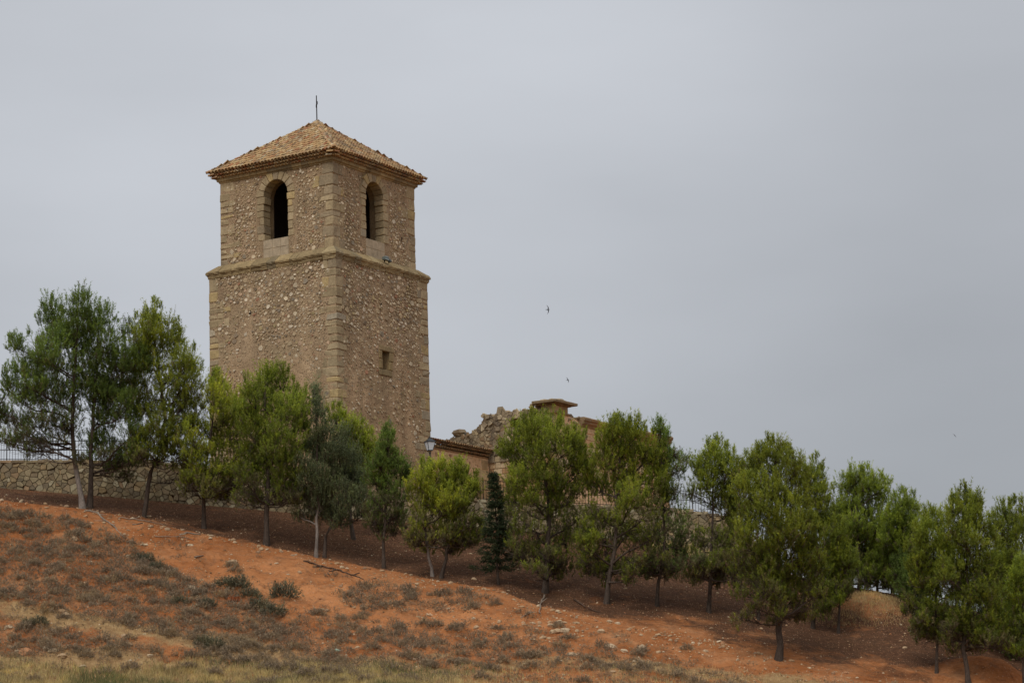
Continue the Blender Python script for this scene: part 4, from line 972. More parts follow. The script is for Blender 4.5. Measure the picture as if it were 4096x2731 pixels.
        if not sp and kind != 'cypress' and (c[2]-zlo)/(zhi-zlo) > .42:      # upright candles standing out of the crown
            nf = 3 if r > .35 else 2; fd = rng.uniform(-.72, .72, (nf, 2))*r; fz = r*np.sqrt(np.clip(1-(fd**2).sum(1)/r**2, .1, 1))*rng.uniform(.85, 1.1, nf)
            m = 9; ii = np.repeat(np.arange(nf), m); pf = c+np.stack([fd[ii, 0], fd[ii, 1], fz[ii]-.1], -1)+np.concatenate([rng.normal(size=(nf*m, 2))*.06, rng.uniform(0, .34, (nf*m, 1))], 1)
            P = np.concatenate([P, pf]); D = np.concatenate([D, unit(rng.normal(size=(nf*m, 3))*.16+np.array([0, 0, 1]))]); d = np.concatenate([d, np.tile([0, 0, .3], (nf*m, 1))]); n = n+nf*m; q = np.concatenate([q, np.zeros(nf*m)])
            cm = rng.uniform(.35, .95, (nf*m, 1)); C = np.concatenate([C, np.array(K['c1'])*(1-cm)+np.array(K['c2'])*cm])
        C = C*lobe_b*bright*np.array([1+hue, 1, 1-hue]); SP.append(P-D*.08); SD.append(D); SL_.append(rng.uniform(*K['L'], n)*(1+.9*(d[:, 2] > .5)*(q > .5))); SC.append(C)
    if kind == 'fir':
        zz_ = .75; 
        while zz_ < Ht*1.0:
            k = zz_/Ht; Rr = max(.07, (1-k)**1.1*wid*1.75+.05); nb = rng.integers(5, 8)
            for b in range(nb):
                a = 2*np.pi*(b+rng.uniform(0, .6))/nb; rr_ = Rr*rng.uniform(.65, 1.1); s0 = np.array([np.interp(zz_, zz, pts[:, 0]), 0, zz_]); e = s0+np.array([rr_*math.cos(a), rr_*math.sin(a), rng.uniform(-.05, .12)*rr_])
                bp = branch_pts(s0, e, .25, 4, .03); twig.tube(bp, [.018, .013, .01, .006], 3, cap=False); m = int(10+42*rr_)
                tt = rng.uniform(.15, 1, m); P = np.array([[np.interp(t, [0, .33, .66, 1], [p[q] for p in bp]) for q in range(3)] for t in tt]); dir0 = unit(e-s0)
                SP.append(P+rng.normal(size=(m, 3))*.04); SD.append(unit(dir0+rng.normal(size=(m, 3))*.55)); SL_.append(rng.uniform(*K['L'], m)); SC.append(np.array(K['c1'])*(1-tt[:, None])+np.array(K['c2'])*tt[:, None]*rng.uniform(.7, 1.2, (m, 1)))
            zz_ += rng.uniform(.24, .36)*(1-.4*k)
    P = np.concatenate(SP); D = np.concatenate(SD); Ls = np.concatenate(SL_); C = np.concatenate(SC)
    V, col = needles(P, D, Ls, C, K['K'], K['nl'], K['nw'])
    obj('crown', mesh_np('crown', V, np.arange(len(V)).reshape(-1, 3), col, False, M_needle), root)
    mb.build('trunk', bark or M_bark, root, True)
    if twig.v: twig.build('twigs', M_bark, root, kind='stuff')
    return len(V)//3
TRI = 0
S = 1
TREES = [
 ('pine_tree', 'tall dense pine at the far left with a pale bare trunk leaning left', (190, 1167), [(175,722,42),(120,735,40),(150,780,62),(100,820,60),(60,890,58),(95,900,50),(38,800,24),(15,890,26),(30,970,46,1),(150,880,74),(90,985,60,1),(150,980,55,1),(-10,940,40),(20,1010,30,1)], [(182,1110),(170,1060),(165,980)], dict(tr=.17, bark=M_barkpale, kind='bluepine')),
 ('pine_tree', 'tall dark-trunked pine close beside the pale-trunked one at the far left', (206, 1166), [(225,745,46),(190,790,48),(250,810,52),(215,870,70),(290,765,30,1),(265,880,62),(305,850,46),(245,960,62),(290,940,46),(225,1020,46),(275,1055,48),(300,1010,42)], [(208,1100),(210,1040)], dict(tr=.17, kind='bluepine', bright=.9)),
 ('pine_tree', 'forked pine with a pointed crown left of the tower', (334, 1188), [(348,735,36),(335,780,46),(378,770,38),(345,830,60),(400,800,30),(430,835,30),(440,875,34),(385,870,62),(310,890,46),(330,930,50),(400,930,50),(440,920,40),(365,985,56),(420,990,46),(330,1030,50),(385,1045,46),(450,975,26)], [(340,1120),(345,1085),(372,1030),(380,960)], dict(tr=.15, yel=.1)),
 ('pine_tree', 'yellow-green pine whose bright crown overlaps the left edge of the tower', (468, 1214), [(505,893,30),(490,925,42),(530,955,46),(560,985,40),(500,1000,58),(445,1025,44),(430,1065,34),(470,1080,50),(535,1060,54),(575,1035,34),(560,1085,38),(500,1110,44,1),(440,1110,34,1),(545,1115,34,1),(480,1135,26,1)], [(466,1150),(468,1100)], dict(tr=.13, yel=.25, bright=1.1)),
 ('pine_tree', 'bushy green pine standing in front of the left face of the tower', (611, 1250), [(608,878,32),(580,905,30),(645,895,38),(565,950,30),(690,925,28),(610,945,56),(665,960,52),(700,975,24),(590,1010,54),(645,1030,62),(690,1030,36),(575,1065,44),(620,1095,54),(670,1090,48),(560,1110,34,1),(600,1140,34,1),(640,1135,34,1),(680,1125,30,1)], [(612,1180),(615,1120)], dict(tr=.17, hue=-.03)),
 ('cypress_tree', 'grey-green cypress with a narrow pointed top and a whitish trunk', (729, 1279), [(723,903,14),(725,930,19),(728,960,22),(733,995,30),(720,1040,36),(748,1050,40),(705,1090,40),(745,1110,48),(690,1135,34),(725,1165,44),(760,1160,36),(680,1180,18,1)], [(727,1220),(729,1160),(728,1000)], dict(tr=.10, kind='cypress', bark=M_barkpale)),
 ('cypress_tree', 'spreading grey-green cypress with a dark curved trunk beside the whitish one', (745, 1280), [(780,1005,24),(775,1040,32),(805,1050,30),(795,1090,42),(820,1110,34),(770,1130,42),(810,1150,40),(790,1190,34),(760,1195,26),(830,1185,20,1)], [(748,1230),(770,1195),(780,1150)], dict(tr=.10, kind='cypress', bright=.85)),
 ('pine_tree', 'bright green pine peeping out behind the cypress in front of the tower corner', (812, 1205), [(770,968,26),(795,985,30),(825,1005,30),(845,1030,26),(810,1035,44),(835,1065,40),(850,1085,26),(815,1100,40),(820,1150,34,1)], None, dict(Y=111.5, tr=.12, yel=.1, bright=1.2)),
 ('pine_tree', 'slender narrow pine with thin foliage right of the cypress', (882, 1304), [(890,1003,14),(889,1030,22),(895,1060,30),(870,1070,24),(920,1072,24),(885,1105,40),(922,1105,26),(860,1110,26),(900,1145,42,1),(870,1165,36,1),(905,1190,34,1),(870,1215,26,1)], [(880,1240),(886,1180),(888,1080)], dict(tr=.10, kind='bluepine', bright=1.05)),
 ('pine_tree', 'low round bright-green pine below the street lamp with a pale forked trunk', (994, 1324), [(975,1090,24),(1010,1095,26),(965,1120,30),(1000,1130,40),(1035,1110,30),(970,1160,34),(1010,1170,44),(1040,1155,34),(965,1200,30,1),(1000,1225,42,1),(1030,1250,26,1),(955,1235,28,1),(975,1262,26,1)], [(985,1280),(980,1250)], dict(tr=.09, yel=.3, bright=1.15, bark=M_barkpale)),
 ('pine_tree', 'low pine with a dark trunk just right of the bright round one', (1012, 1325), [(1060,1090,24),(1050,1120,34),(1085,1120,22),(1080,1150,28),(1050,1165,36),(1070,1195,32,1),(1045,1225,38,1),(1095,1200,18),(1075,1240,26,1),(1100,1235,24,1),(1040,1265,26,1)], [(1024,1280),(1030,1250)], dict(tr=.11, yel=.05)),
 ('fir_tree', 'small dark fir with tiered branches in the gap between the pines', (1143, 1342), [(1132,1095,8),(1138,1180,22),(1145,1270,38)], [(1141,1250),(1137,1150)], dict(tr=.07, kind='fir')),
 ('pine_tree', 'tall full pine standing in front of the gable of the ruined nave', (1253, 1360), [(1236,974,20),(1215,990,26),(1275,985,30),(1190,1010,28),(1230,1020,46),(1290,1020,42),(1325,1015,26),(1165,1050,26),(1195,1065,42),(1250,1075,52),(1310,1070,48),(1345,1075,34),(1180,1110,30),(1340,1120,40),(1255,1125,44),(1215,1150,36),(1300,1150,42),(1262,1180,44,1),(1210,1210,44,1),(1290,1235,44,1),(1230,1260,44,1),(1265,1290,34,1),(1180,1180,34,1),(1165,1225,34,1),(1320,1200,36,1),(1300,1290,36,1),(1195,1275,34,1),(1175,1150,28),(1235,1310,30,1),(1275,1318,28,1)], [(1258,1280),(1262,1180)], dict(tr=.17)),
 ('pine_tree', 'broad pine before the long nave cornice, its trunk leaning left at the foot', (1392, 1385), [(1432,985,22),(1405,1000,30),(1460,1005,34),(1385,1030,30),(1430,1040,46),(1485,1035,36),(1515,1050,26),(1400,1075,40),(1455,1090,48),(1505,1090,34),(1375,1115,32),(1420,1130,38),(1500,1130,38),(1520,1110,28),(1350,1225,38),(1345,1250,28),(1450,1165,44),(1490,1180,40,1),(1400,1190,36,1),(1440,1225,50,1),(1390,1270,42,1),(1455,1280,46,1),(1490,1240,34,1),(1345,1300,30,1),(1360,1180,34,1),(1425,1315,34,1),(1380,1235,40,1),(1385,1325,30,1),(1450,1325,30,1),(1340,1265,30,1)], [(1400,1320),(1413,1260),(1415,1130)], dict(tr=.15, yel=.1)),
 ('pine_tree', 'thin sparse pine right of the nave corner with sky showing through', (1507, 1392), [(1515,992,14),(1525,1015,18),(1550,1045,20,1),(1575,1060,18,1),(1560,1080,26,1),(1530,1070,22),(1535,1130,34,1),(1520,1170,36,1),(1550,1200,38,1),(1515,1235,42,1),(1540,1270,34,1),(1505,1290,32,1),(1560,1290,34,1),(1480,1310,30,1),(1575,1240,26,1),(1540,1320,28,1)], [(1512,1340),(1524,1290),(1525,1200)], dict(tr=.11, kind='bluepine')),
 ('pine_tree', 'open-crowned pine before the bare patch of wall with a straight dark trunk', (1628, 1406), [(1642,1038,22),(1625,1060,28),(1665,1060,26),(1605,1080,26),(1645,1090,40),(1680,1085,24),(1620,1120,34),(1665,1125,34),(1590,1135,22,1),(1640,1165,40,1),(1680,1170,34,1),(1610,1245,30,1),(1650,1235,44,1),(1685,1225,36,1),(1625,1290,38,1),(1665,1295,40,1),(1600,1320,32,1),(1695,1310,34,1),(1590,1290,28,1),(1650,1335,30,1)], [(1634,1330),(1636,1200)], dict(tr=.12, bright=1.05)),
 ('pine_tree', 'large olive-green pine standing forward on the bank, its whole trunk foot showing', (1790, 1514), [(1778,1045,28),(1750,1065,30),(1800,1062,30),(1825,1080,26),(1725,1100,36),(1775,1100,44),(1830,1110,32),(1710,1140,36),(1760,1150,50),(1815,1150,48),(1740,1200,52),(1800,1210,56),(1850,1190,34),(1860,1245,40),(1715,1250,38),(1770,1270,54),(1830,1285,50),(1735,1310,42,1),(1790,1335,50),(1850,1335,42),(1880,1300,30),(1760,1360,38,1),(1825,1375,44,1),(1870,1370,34,1),(1690,1290,36,1),(1790,1400,34,1),(1710,1350,34,1),(1850,1400,30,1),(1790,1245,46),(1755,1295,44),(1835,1235,42),(1800,1325,44),(1850,1290,40)], [(1790,1450),(1792,1350),(1785,1200)], dict(tr=.19, kind='pine', bright=.88, hue=.03)),
 ('pine_tree', 'pine half hidden behind the left side of the large olive-green one', (1742, 1422), [(1735,1080,28),(1700,1110,30),(1695,1160,36),(1705,1210,40),(1700,1270,38,1),(1720,1320,38,1),(1745,1350,32,1)], [(1744,1350)], dict(tr=.08, bright=.95)),
 ('pine_tree', 'tall pine rising behind the right shoulder of the large olive-green one', (1868, 1442), [(1862,1085,24),(1845,1110,28),(1885,1110,26),(1895,1150,26),(1865,1150,40),(1890,1200,38),(1870,1240,46),(1915,1230,32),(1900,1280,46),(1930,1310,38),(1890,1340,44),(1935,1360,34,1),(1890,1400,34,1),(1925,1270,28)], [(1868,1380)], dict(tr=.11, bright=.92)),
 ('pine_tree', 'bright green pine with twin tops on the skyline', (1975, 1352), [(1965,1105,24),(2005,1108,26),(1938,1125,22),(1985,1135,36),(2025,1135,28),(1950,1165,38),(2005,1175,44),(1965,1210,44),(2020,1220,40),(1945,1240,34),(1990,1265,46),(1960,1305,34),(2005,1310,34),(1945,1335,28,1),(1985,1335,28,1),(2030,1300,36),(2025,1335,28,1)], None, dict(Y=111, tr=.13, bright=1.12, hue=-.04)),
 ('pine_tree', 'rounded bluish-green pine on the skyline in the dip between taller ones', (2070, 1355), [(2080,1160,26),(2055,1180,30),(2100,1190,28),(2075,1210,44),(2110,1225,28),(2045,1230,36),(2085,1260,46),(2055,1285,40),(2100,1300,36),(2065,1325,34),(2110,1345,36),(2130,1380,34),(2075,1355,26,1)], None, dict(Y=110, tr=.13, bright=1.05, hue=-.06)),
 ('pine_tree', 'green pine with a thin straight trunk at the lower right', (2150, 1545), [(2135,1205,26),(2165,1205,24),(2115,1235,30),(2150,1245,38),(2105,1285,34),(2145,1295,44),(2180,1290,30),(2110,1340,40),(2155,1350,46),(2100,1390,30,1),(2130,1410,42),(2170,1410,38),(2145,1460,36,1),(2110,1440,28,1),(2085,1400,26,1),(2175,1460,34,1),(2190,1350,36),(2185,1260,26)], [(2152,1480),(2150,1380)], dict(tr=.09)),
 ('pine_tree', 'tall pine at the lower right whose dark bent trunk meets the bottom edge', (2224, 1572), [(2218,1155,26),(2190,1175,24),(2245,1165,22),(2215,1195,38),(2250,1210,30),(2190,1225,34),(2225,1245,46),(2265,1255,32),(2205,1295,46),(2250,1300,46),(2215,1350,50),(2265,1350,42),(2235,1400,50),(2195,1410,36),(2280,1400,34),(2220,1450,40),(2265,1450,40),(2240,1480,28,1),(2180,1330,34),(2290,1330,34),(2290,1450,34),(2190,1460,30,1)], [(2222,1530),(2212,1490),(2225,1400)], dict(tr=.14, bright=.9)),
 ('pine_tree', 'dark pine at the right edge behind the bent-trunk one', (2318, 1490), [(2310,1190,26),(2335,1185,26),(2290,1215,26),(2320,1230,42),(2350,1240,34),(2300,1275,36),(2340,1290,46),(2315,1340,46),(2355,1350,40),(2305,1400,44),(2345,1410,46),(2320,1455,36),(2280,1300,36),(2275,1380,40),(2290,1470,36),(2345,1480,40),(2260,1460,30)], None, dict(Y=104, tr=.14, bright=.9)),
 ('pine_tree', 'low dark pine thicket in the hollow just behind the tan mound', (2015, 1352), [(1985,1320,30),(2010,1300,34),(2035,1325,30),(1965,1300,26),(2050,1345,22),(2000,1340,22)], None, dict(Y=113.5, tr=.08, kind='bluepine', bright=.7)),
 ('pine_tree', 'shaded pine seen between the twin-topped pine and the large olive-green one', (1930, 1345), [(1925,1190,34),(1950,1200,34),(1915,1235,36),(1955,1250,38),(1930,1285,38),(1970,1290,34),(1990,1220,34),(1985,1255,34),(1950,1320,32),(1920,1325,28)], None, dict(Y=113, tr=.11, kind='bluepine', bright=.75)),  # crown colour darkened to paint the shade it stands in
 ('pine_tree', 'shaded pine seen below the rounded bluish-green crown in the dip', (2050, 1365), [(2030,1230,34),(2060,1250,36),(2030,1275,38),(2075,1290,36),(2045,1315,36),(2100,1270,34),(2105,1310,34),(2130,1290,32),(2125,1335,34),(2070,1340,30)], None, dict(Y=113, tr=.11, kind='bluepine', bright=.75)),  # dimmer crown colour paints the shade here too
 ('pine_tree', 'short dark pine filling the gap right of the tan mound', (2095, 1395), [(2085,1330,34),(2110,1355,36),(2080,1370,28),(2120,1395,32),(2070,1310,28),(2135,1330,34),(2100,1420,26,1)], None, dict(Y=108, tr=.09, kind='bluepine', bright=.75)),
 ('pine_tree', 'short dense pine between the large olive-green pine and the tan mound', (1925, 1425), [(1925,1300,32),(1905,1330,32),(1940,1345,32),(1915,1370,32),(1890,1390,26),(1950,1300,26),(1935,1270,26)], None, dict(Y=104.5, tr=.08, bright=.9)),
 ('pine_tree', 'broad shaded pine filling the background at the lower right edge', (2270, 1480), [(2270,1400,40),(2300,1430,40),(2240,1440,34),(2330,1400,40),(2290,1360,40),(2260,1350,34),(2325,1460,34),(2200,1420,30),(2345,1350,34),(2220,1370,34)], None, dict(Y=107, tr=.12, kind='bluepine', bright=.75)),  # background shade painted by dimming the crown colour
 ('pine_tree', 'brighter green pine cut off by the right edge of the picture', (2352, 1560), [(2350,1325,30),(2335,1360,34),(2370,1370,40),(2345,1415,40),(2330,1450,34),(2375,1450,40),(2350,1490,36)], None, dict(Y=98, tr=.10, bright=1.05, hue=-.05)),
]
for (nm, lb, bs, lo, tk, kw) in TREES: TRI += tree(nm, lb, bs, lo, tk, **kw)

# ------------------------------------------------------------------ slope: shrubs, rocks, dead wood, stubble
def proj(P):
    d = P @ CF; return (2048+F*(P @ CR)/d)/1.7415, (1365.5-F*(P @ CU)/d)/1.7415
def inter(x, pts): return np.interp(x, [p[0] for p in pts], [p[1] for p in pts])
EDGE = [(-50,1165),(0,1168),(150,1192),(300,1245),(420,1325),(520,1365),(650,1420),(760,1500),(900,1580)]
EDGE2 = [(600,1430),(700,1405),(850,1420),(1000,1440),(1300,1485),(1600,1545),(1900,1600)]
CREST = [(0,1145),(190,1168),(335,1200),(468,1227),(610,1257),(728,1286),(882,1312),(1000,1334),(1150,1357),(1240,1393),(1400,1425),(1600,1465),(1800,1515),(2000,1560),(2352,1620)]
def scatter(n, ys_=(91, 112)):
    x = rng.uniform(-23, 22, n); y = rng.uniform(ys_[0], ys_[1], n); P = np.stack([x, y, height(x, y)], -1); px, rw_ = proj(P); return P, px, rw_
def shrub_dens(px, row):
    d = np.where(row > inter(px, EDGE), .95, 0.0); d = np.where((px < 600) & (row > 1510), .12, d)
    d = np.where((row > inter(px, EDGE2)) & (px > 560), np.maximum(d, .40), d)
    band = abs(row-np.interp(px, [0, 230, 450], [1398, 1450, 1492])) < 17; d = np.where(band & (px < 450), .08, d)
    d = np.where(((px-870)/95)**2+((row-1372)/30)**2 < 1, .6, d); d = np.where(((px-1050)/90)**2+((row-1385)/25)**2 < 1, .35, d)
    d = np.where((row < inter(px, CREST)+12), 0, d); d = np.where((row > inter(px, CREST)+25) & (d < .05), .045, d)
    return d*np.where(row > 1540, .35, 1)
def shrub_mesh(name, n, K, cA, cB, tall=.75):
    d = rng.normal(size=(n, 3)); d[:, 2] = abs(d[:, 2])*.9+.05; d = unit(d); f = rng.uniform(.25, .9, n)**.7
    wob = 1+.25*vnoise(d[:, 0]*2+rng.uniform(0, 9), d[:, 1]*2, d[:, 2]*2)
    P = d*(.38*f*wob)[:, None]*np.array([1, 1, tall]); D = unit(d*.8+np.array([0, 0, .5])+rng.normal(size=(n, 3))*.3)
    C = np.array(cA)+(np.array(cB)-np.array(cA))*(f*rng.uniform(.3, 1, n))[:, None]
    V, col = needles(P, D, rng.uniform(.10, .22, n), C, K, .09, .020, .8); return V, col
VAR = []
for k in range(6): VAR.append(mesh_np('shrub', *(lambda q: (q[0], np.arange(len(q[0])).reshape(-1, 3), q[1]))(shrub_mesh('shrub', 110, 9, (.19, .14, .09), (.39, .305, .205), .85)), False, M_shrub))
GRN = []
for k in range(3): GRN.append(mesh_np('shrub', *(lambda q: (q[0], np.arange(len(q[0])).reshape(-1, 3), q[1]))(shrub_mesh('shrub', 150, 10, (.085, .08, .05), (.21, .195, .125), .85)), False, M_shrub))
SHX = []
def far_enough(x, y, r, lst, k=.75):
    for (a, b, c) in lst:
        if (a-x)**2+((b-y))**2 < ((r+c)*k)**2: return False
    return True
LMK = [(60,1190,'left end of the terrace'),(200,1175,'two far left trunks'),(270,1215,'winding pale root'),(171,1238,'rounded cream rock'),(315,1248,'flat pale slab'),(338,1290,'upper green bushes'),(535,1290,'lone flat rock on the bank'),(440,1228,'short pale log'),
 (205,1295,'upright whitish stone'),(40,1290,'left edge above the straw'),(220,1387,'flat stone by the straw'),(330,1380,'middle of the scrub'),(440,1352,'whitish rock in the bushes'),(537,1380,'orange hollow brick'),(655,1372,'upright dark bush'),(148,1409,'two rocks on the straw'),
 (20,1441,'white rock at the left edge'),(60,1500,'large grey-white boulder'),(123,1495,'right boulder group'),(294,1479,'pair of cream rocks'),(430,1470,'end of the straw band'),(345,1506,'dull grey low rock'),(600,1480,'scrub below the brick'),(620,1550,'grass edge left of centre'),(775,1497,'pale green can'),
 (770,1309,'long dark root'),(870,1372,'stony patch below the dark root'),(890,1322,'slender pine'),(1000,1345,'pale forked trunk'),(940,1450,'open slope below the round pines'),(900,1540,'bottom edge below the can'),(1143,1345,'small dark fir'),(1060,1420,'orange ground left of the stone cluster'),(1100,1520,'bottom edge in the centre'),
 (1253,1362,'gable pine trunk'),(1245,1395,'crooked bleached branch'),(1240,1450,'stone cluster'),(1285,1520,'hooked bleached root'),(1380,1450,'blocky grey-white rock'),(1392,1388,'broad pine trunk'),(1475,1490,'upright yellow rock'),(1480,1545,'bottom edge right of centre'),(1520,1400,'sparse pine trunk'),
 (1640,1500,'stony rim at the right'),(1628,1410,'open-crowned pine trunk'),(1790,1516,'olive pine trunk'),(1960,1560,'lower right corner'),(1985,1400,'tan mound'),(2150,1545,'thin straight trunk'),(600,1250,'bushy pine trunk'),(470,1216,'yellow-green pine trunk'),(335,1190,'forked pine trunk'),(730,1280,'whitish cypress trunk')]
def nearest(x, y): return min(LMK, key=lambda q: (q[0]-x)**2+((q[1]-y)*1.6)**2)[2]
P, px, rw_ = scatter(42000); keep = (rng.random(len(P)) < shrub_dens(px, rw_)) & (px > -30) & (px < 2380) & (rw_ < 1590)
P = P[keep]; px = px[keep]; rw_ = rw_[keep]; cand = []
GREENS = [(520,1347,34),(548,1352,34),(572,1372,30),(598,1398,36),(628,1413,36),(655,1372,34),(338,1290,26),(318,1283,22),(360,1307,22),(640,1352,14),(475,1392,24),(415,1385,22),(35,1500,20),(90,1432,26),(65,1436,22),(490,1488,30),(468,1480,24)]
for (gx, gr, rr_) in GREENS:
    q = ground(gx, gr)
    if q is not None: cand.append((q, rr_/5742*q[1]*.9, True, gx, gr)); SHX.append((q[0], q[1], rr_/5742*q[1]*.6))
for i in range(len(P)):
    if len(cand) > 2300: break
    r = .14+.22*rng.random()**1.7
    if far_enough(P[i, 0], P[i, 1], r, SHX, .34): SHX.append((P[i, 0], P[i, 1], r)); cand.append((P[i], r, False, px[i], rw_[i]))
cand.sort(key=lambda c: -c[1]); small = []
n_s = 0
for (p, r, gr, qx, qr) in cand:
    if n_s < 300:
        me = (GRN if gr else VAR)[R.randrange(3 if gr else 6)]
        sap = gr and abs(qx-655) < 2
        sz_ = 'small' if r < .19 else 'medium-sized' if r < .27 else 'large'; lm = nearest(qx, qr)
        if gr: lb = 'low grey-green shrub, among those nearest the '+lm; gp = 'greener shrubs near the '+lm
        else: lb = sz_+' dry grey-brown shrub, among those nearest the '+lm; gp = 'dry shrubs near the '+lm
        if sap: lb, gp = 'small dark bush with one upright shoot, alone on the bare orange bank', None
        o = obj('shrub', me, None, (p[0], p[1], p[2]-.03), (0, 0, R.uniform(0, 6.28)), None, lb, 'shrub', gp); s_ = r/.42
        o.scale = (s_*R.uniform(.9, 1.2), s_*R.uniform(.9, 1.1), s_*R.uniform(.85, 1.2)*(1.3 if sap else 1)); n_s += 1
    else: small.append((p, r))
Vs, Cs = [], []
for (p, r) in small:
    V, c_ = shrub_mesh('s', 34, 6, (.17, .125, .08), (.36, .28, .19), .85); a = R.random()*6.28; s_ = r/.34
    Rm = np.array([[math.cos(a), -math.sin(a), 0], [math.sin(a), math.cos(a), 0], [0, 0, 1]]); Vs.append((V*s_) @ Rm.T+p); Cs.append(c_)
# thin low herbs and dry tufts between the shrubs
P, px, rw_ = scatter(9000); kp = (rng.random(len(P)) < .05+.5*shrub_dens(px, rw_)) & (rw_ > inter(px, CREST)+4); P = P[kp][:2600]
for p in P:
    V, c_ = needles(np.array([[0, 0, 0.]]*3)+rng.normal(size=(3, 3))*.03*np.array([1, 1, 0]), unit(rng.normal(size=(3, 3))*.5+np.array([0, 0, 1])), rng.uniform(.04, .12, 3), np.array([[.22, .165, .10]]*3)*rng.uniform(.6, 1.3), 8, .07, .014); Vs.append(V+p); Cs.append(c_)
V = np.concatenate(Vs); obj('low_undergrowth', mesh_np('low_undergrowth', V, np.arange(len(V)).reshape(-1, 3), np.concatenate(Cs), False, M_shrub), kind='stuff', label='small dry tufts and seedlings between the shrubs on the slope')

# rocks
def rock_mat():
    m, t, b = mat_new('limestone_rock', .95, .1); p = geo(t); oi = node(t, 'ShaderNodeObjectInfo').outputs['Random']
    c = ramp(t, oi, [(0, lin((190, 166, 134))), (.35, lin((172, 140, 106))), (.55, lin((204, 184, 154))), (.8, lin((150, 124, 98))), (1, lin((186, 132, 92)))])
    c = mix(t, 1.0, c, ramp(t, noise(t, 9, 6, .7, p), [(.3, (.6, .56, .52)), (.55, WHITE)]), 'MULTIPLY'); t.links.new(c, b.inputs['Base Color']); bump(t, b, noise(t, 25, 5, .7, p), .6, .02); return m
M_rock = rock_mat(); ROCK = []
for k in range(9):
    mb = MB(); rock_at(mb, (0, 0, 0), 1, R.uniform(.7, 1), R.uniform(.65, .95), (1, 1, 1), 0, 7); ROCK.append(mb.mesh('rock', M_rock))
def rock(p, r, lb, gp, flat=1.0, rz=None):
    o = obj('rock', ROCK[R.randrange(9)], None, (p[0], p[1], p[2]-r*.05), (R.uniform(-.3, .3), R.uniform(-.3, .3), R.uniform(0, 6.28) if rz is None else rz), None, lb, 'rock', gp); o.scale = (r*1.15, r, r*max(flat, .65)*1.1); return o
for (x, y, r, fl, lb) in [(171,1238,.20,.9,'rounded cream rock on the upper left slope among thyme shrubs'), (304,1246,.22,.5,'flat pale slab just below the exposed roots'), (330,1252,.20,.55,'small pale wedge-shaped rock beside the flat slab'),
    (535,1290,.27,.5,'pale flat rock alone on the bare red bank below the pines'), (440,1352,.26,.9,'whitish grey rock in the middle of the greener bushes'), (146,1406,.24,.6,'upper of two pale rocks on the straw band'), (152,1412,.22,.6,'lower of two pale rocks on the straw band'),
    (20,1441,.20,.8,'whitish rock at the left edge below the straw band'), (60,1500,.34,.8,'large grey-white boulder just above the grass at the lower left'), (34,1487,.26,.6,'cream boulder left of the large grey-white one'), (22,1485,.15,.8,'small white rock at the left end of the boulder row'), (40,1495,.14,.8,'small rock tucked under the cream boulder'),
    (107,1491,.18,.8,'round pale rock between the two boulder groups at the lower left'), (123,1495,.2,.7,'tan rock in the right boulder group at the lower left'), (141,1507,.2,.55,'flat tan rock below the right boulder group'),
    (289,1478,.17,.7,'left one of a pair of cream rocks on the lower slope'), (299,1481,.18,.6,'right one of a pair of cream rocks on the lower slope'), (205,1295,.13,1.2,'upright whitish stone among shrubs on the left slope'), (220,1387,.16,.5,'small pale flat stone right of the straw band'),
    (345,1506,.17,.6,'dull grey rock near the bottom of the slope'), (1380,1450,.2,.9,'blocky grey-white rock standing on the orange slope at the right'), (1475,1490,.22,1.0,'upright pale yellow rock on the orange slope at the right'), (1435,1495,.17,.6,'flat cream rock left of the upright yellow one'),
    (1402,1484,.24,.5,'wide tan rock in the stony ground at the right'), (1315,1503,.22,.7,'cream rock above the bleached dead stump'), (1280,1450,.26,.8,'grey rock at the top of the stone cluster right of centre'), (1296,1449,.2,.9,'dark grey rock right of the grey cluster top')]:
    q = ground(x, y)
    if q is not None: rock(q, r, lb, None, fl)
P, px, rw_ = scatter(30000); cr_ = inter(px, CREST)
def rock_dens(px, row):
    d = .02+0*px; d = np.where(abs(row-cr_-3) < 5, .55, d); d = np.where((px < 330) & (abs(row-cr_-22) < 26), .28, d)
    d = np.where((px > 1060) & (row > cr_+10), .06, d); d = np.where(((px-1240)/110)**2+((row-1450)/26)**2 < 1, .5, d); d = np.where(((px-1560)/120)**2+((row-(1455+(px-1500)*.17))/14)**2 < 1, .6, d)
    d = np.where(((px-900)/140)**2+((row-1390)/30)**2 < 1, .15, d); d = np.where(((px-890)/60)**2+((row-1322)/9)**2 < 1, .6, d); d = np.where(((px-960)/50)**2+((row-1345)/8)**2 < 1, .4, d)
    d = np.where(row < cr_-4, .012, d); d = np.where(row > 1520, d*.3, d); return d
kp = (rng.random(len(P)) < rock_dens(px, rw_)*.55) & (px > -20) & (px < 2370) & (rw_ < 1575); P = P[kp]; px = px[kp]; rw_ = rw_[kp]; cr_ = cr_[kp]
order = rng.permutation(len(P)); used = 0; rest_r = MB()
rr_all = .04+.10*rng.random(len(P))**2.4; ordr = np.argsort(-rr_all)
for i in ordr:
    r = float(rr_all[i])
    if used < 272:
        sz_ = 'small' if r < .075 else 'larger'; lm = nearest(px[i], rw_[i]); where = 'on the terrace edge' if abs(rw_[i]-cr_[i]) < 9 else 'on the needle litter' if rw_[i] < cr_[i] else 'on the red soil'
        lb, gp = sz_+' loose stone '+where+', nearest the '+lm, 'loose stones near the '+lm
        rock(P[i], r, lb, gp, R.uniform(.5, 1)); used += 1
    else: rock_at(rest_r, P[i]+np.array([0, 0, r*.1]), r, r*.8, r*.5, (1, 1, 1), R.random()*3, 5)
P, px, rw_ = scatter(26000); cr_ = inter(px, CREST); wgt = .25+.5*(abs(rw_-cr_-4) < 12)+.35*(px > 1050)*(rw_ > cr_+8)+.4*(abs(px-900) < 160)*(rw_ > 1320)*(rw_ < 1420); wgt = np.where(rw_ < cr_-5, .10, wgt)
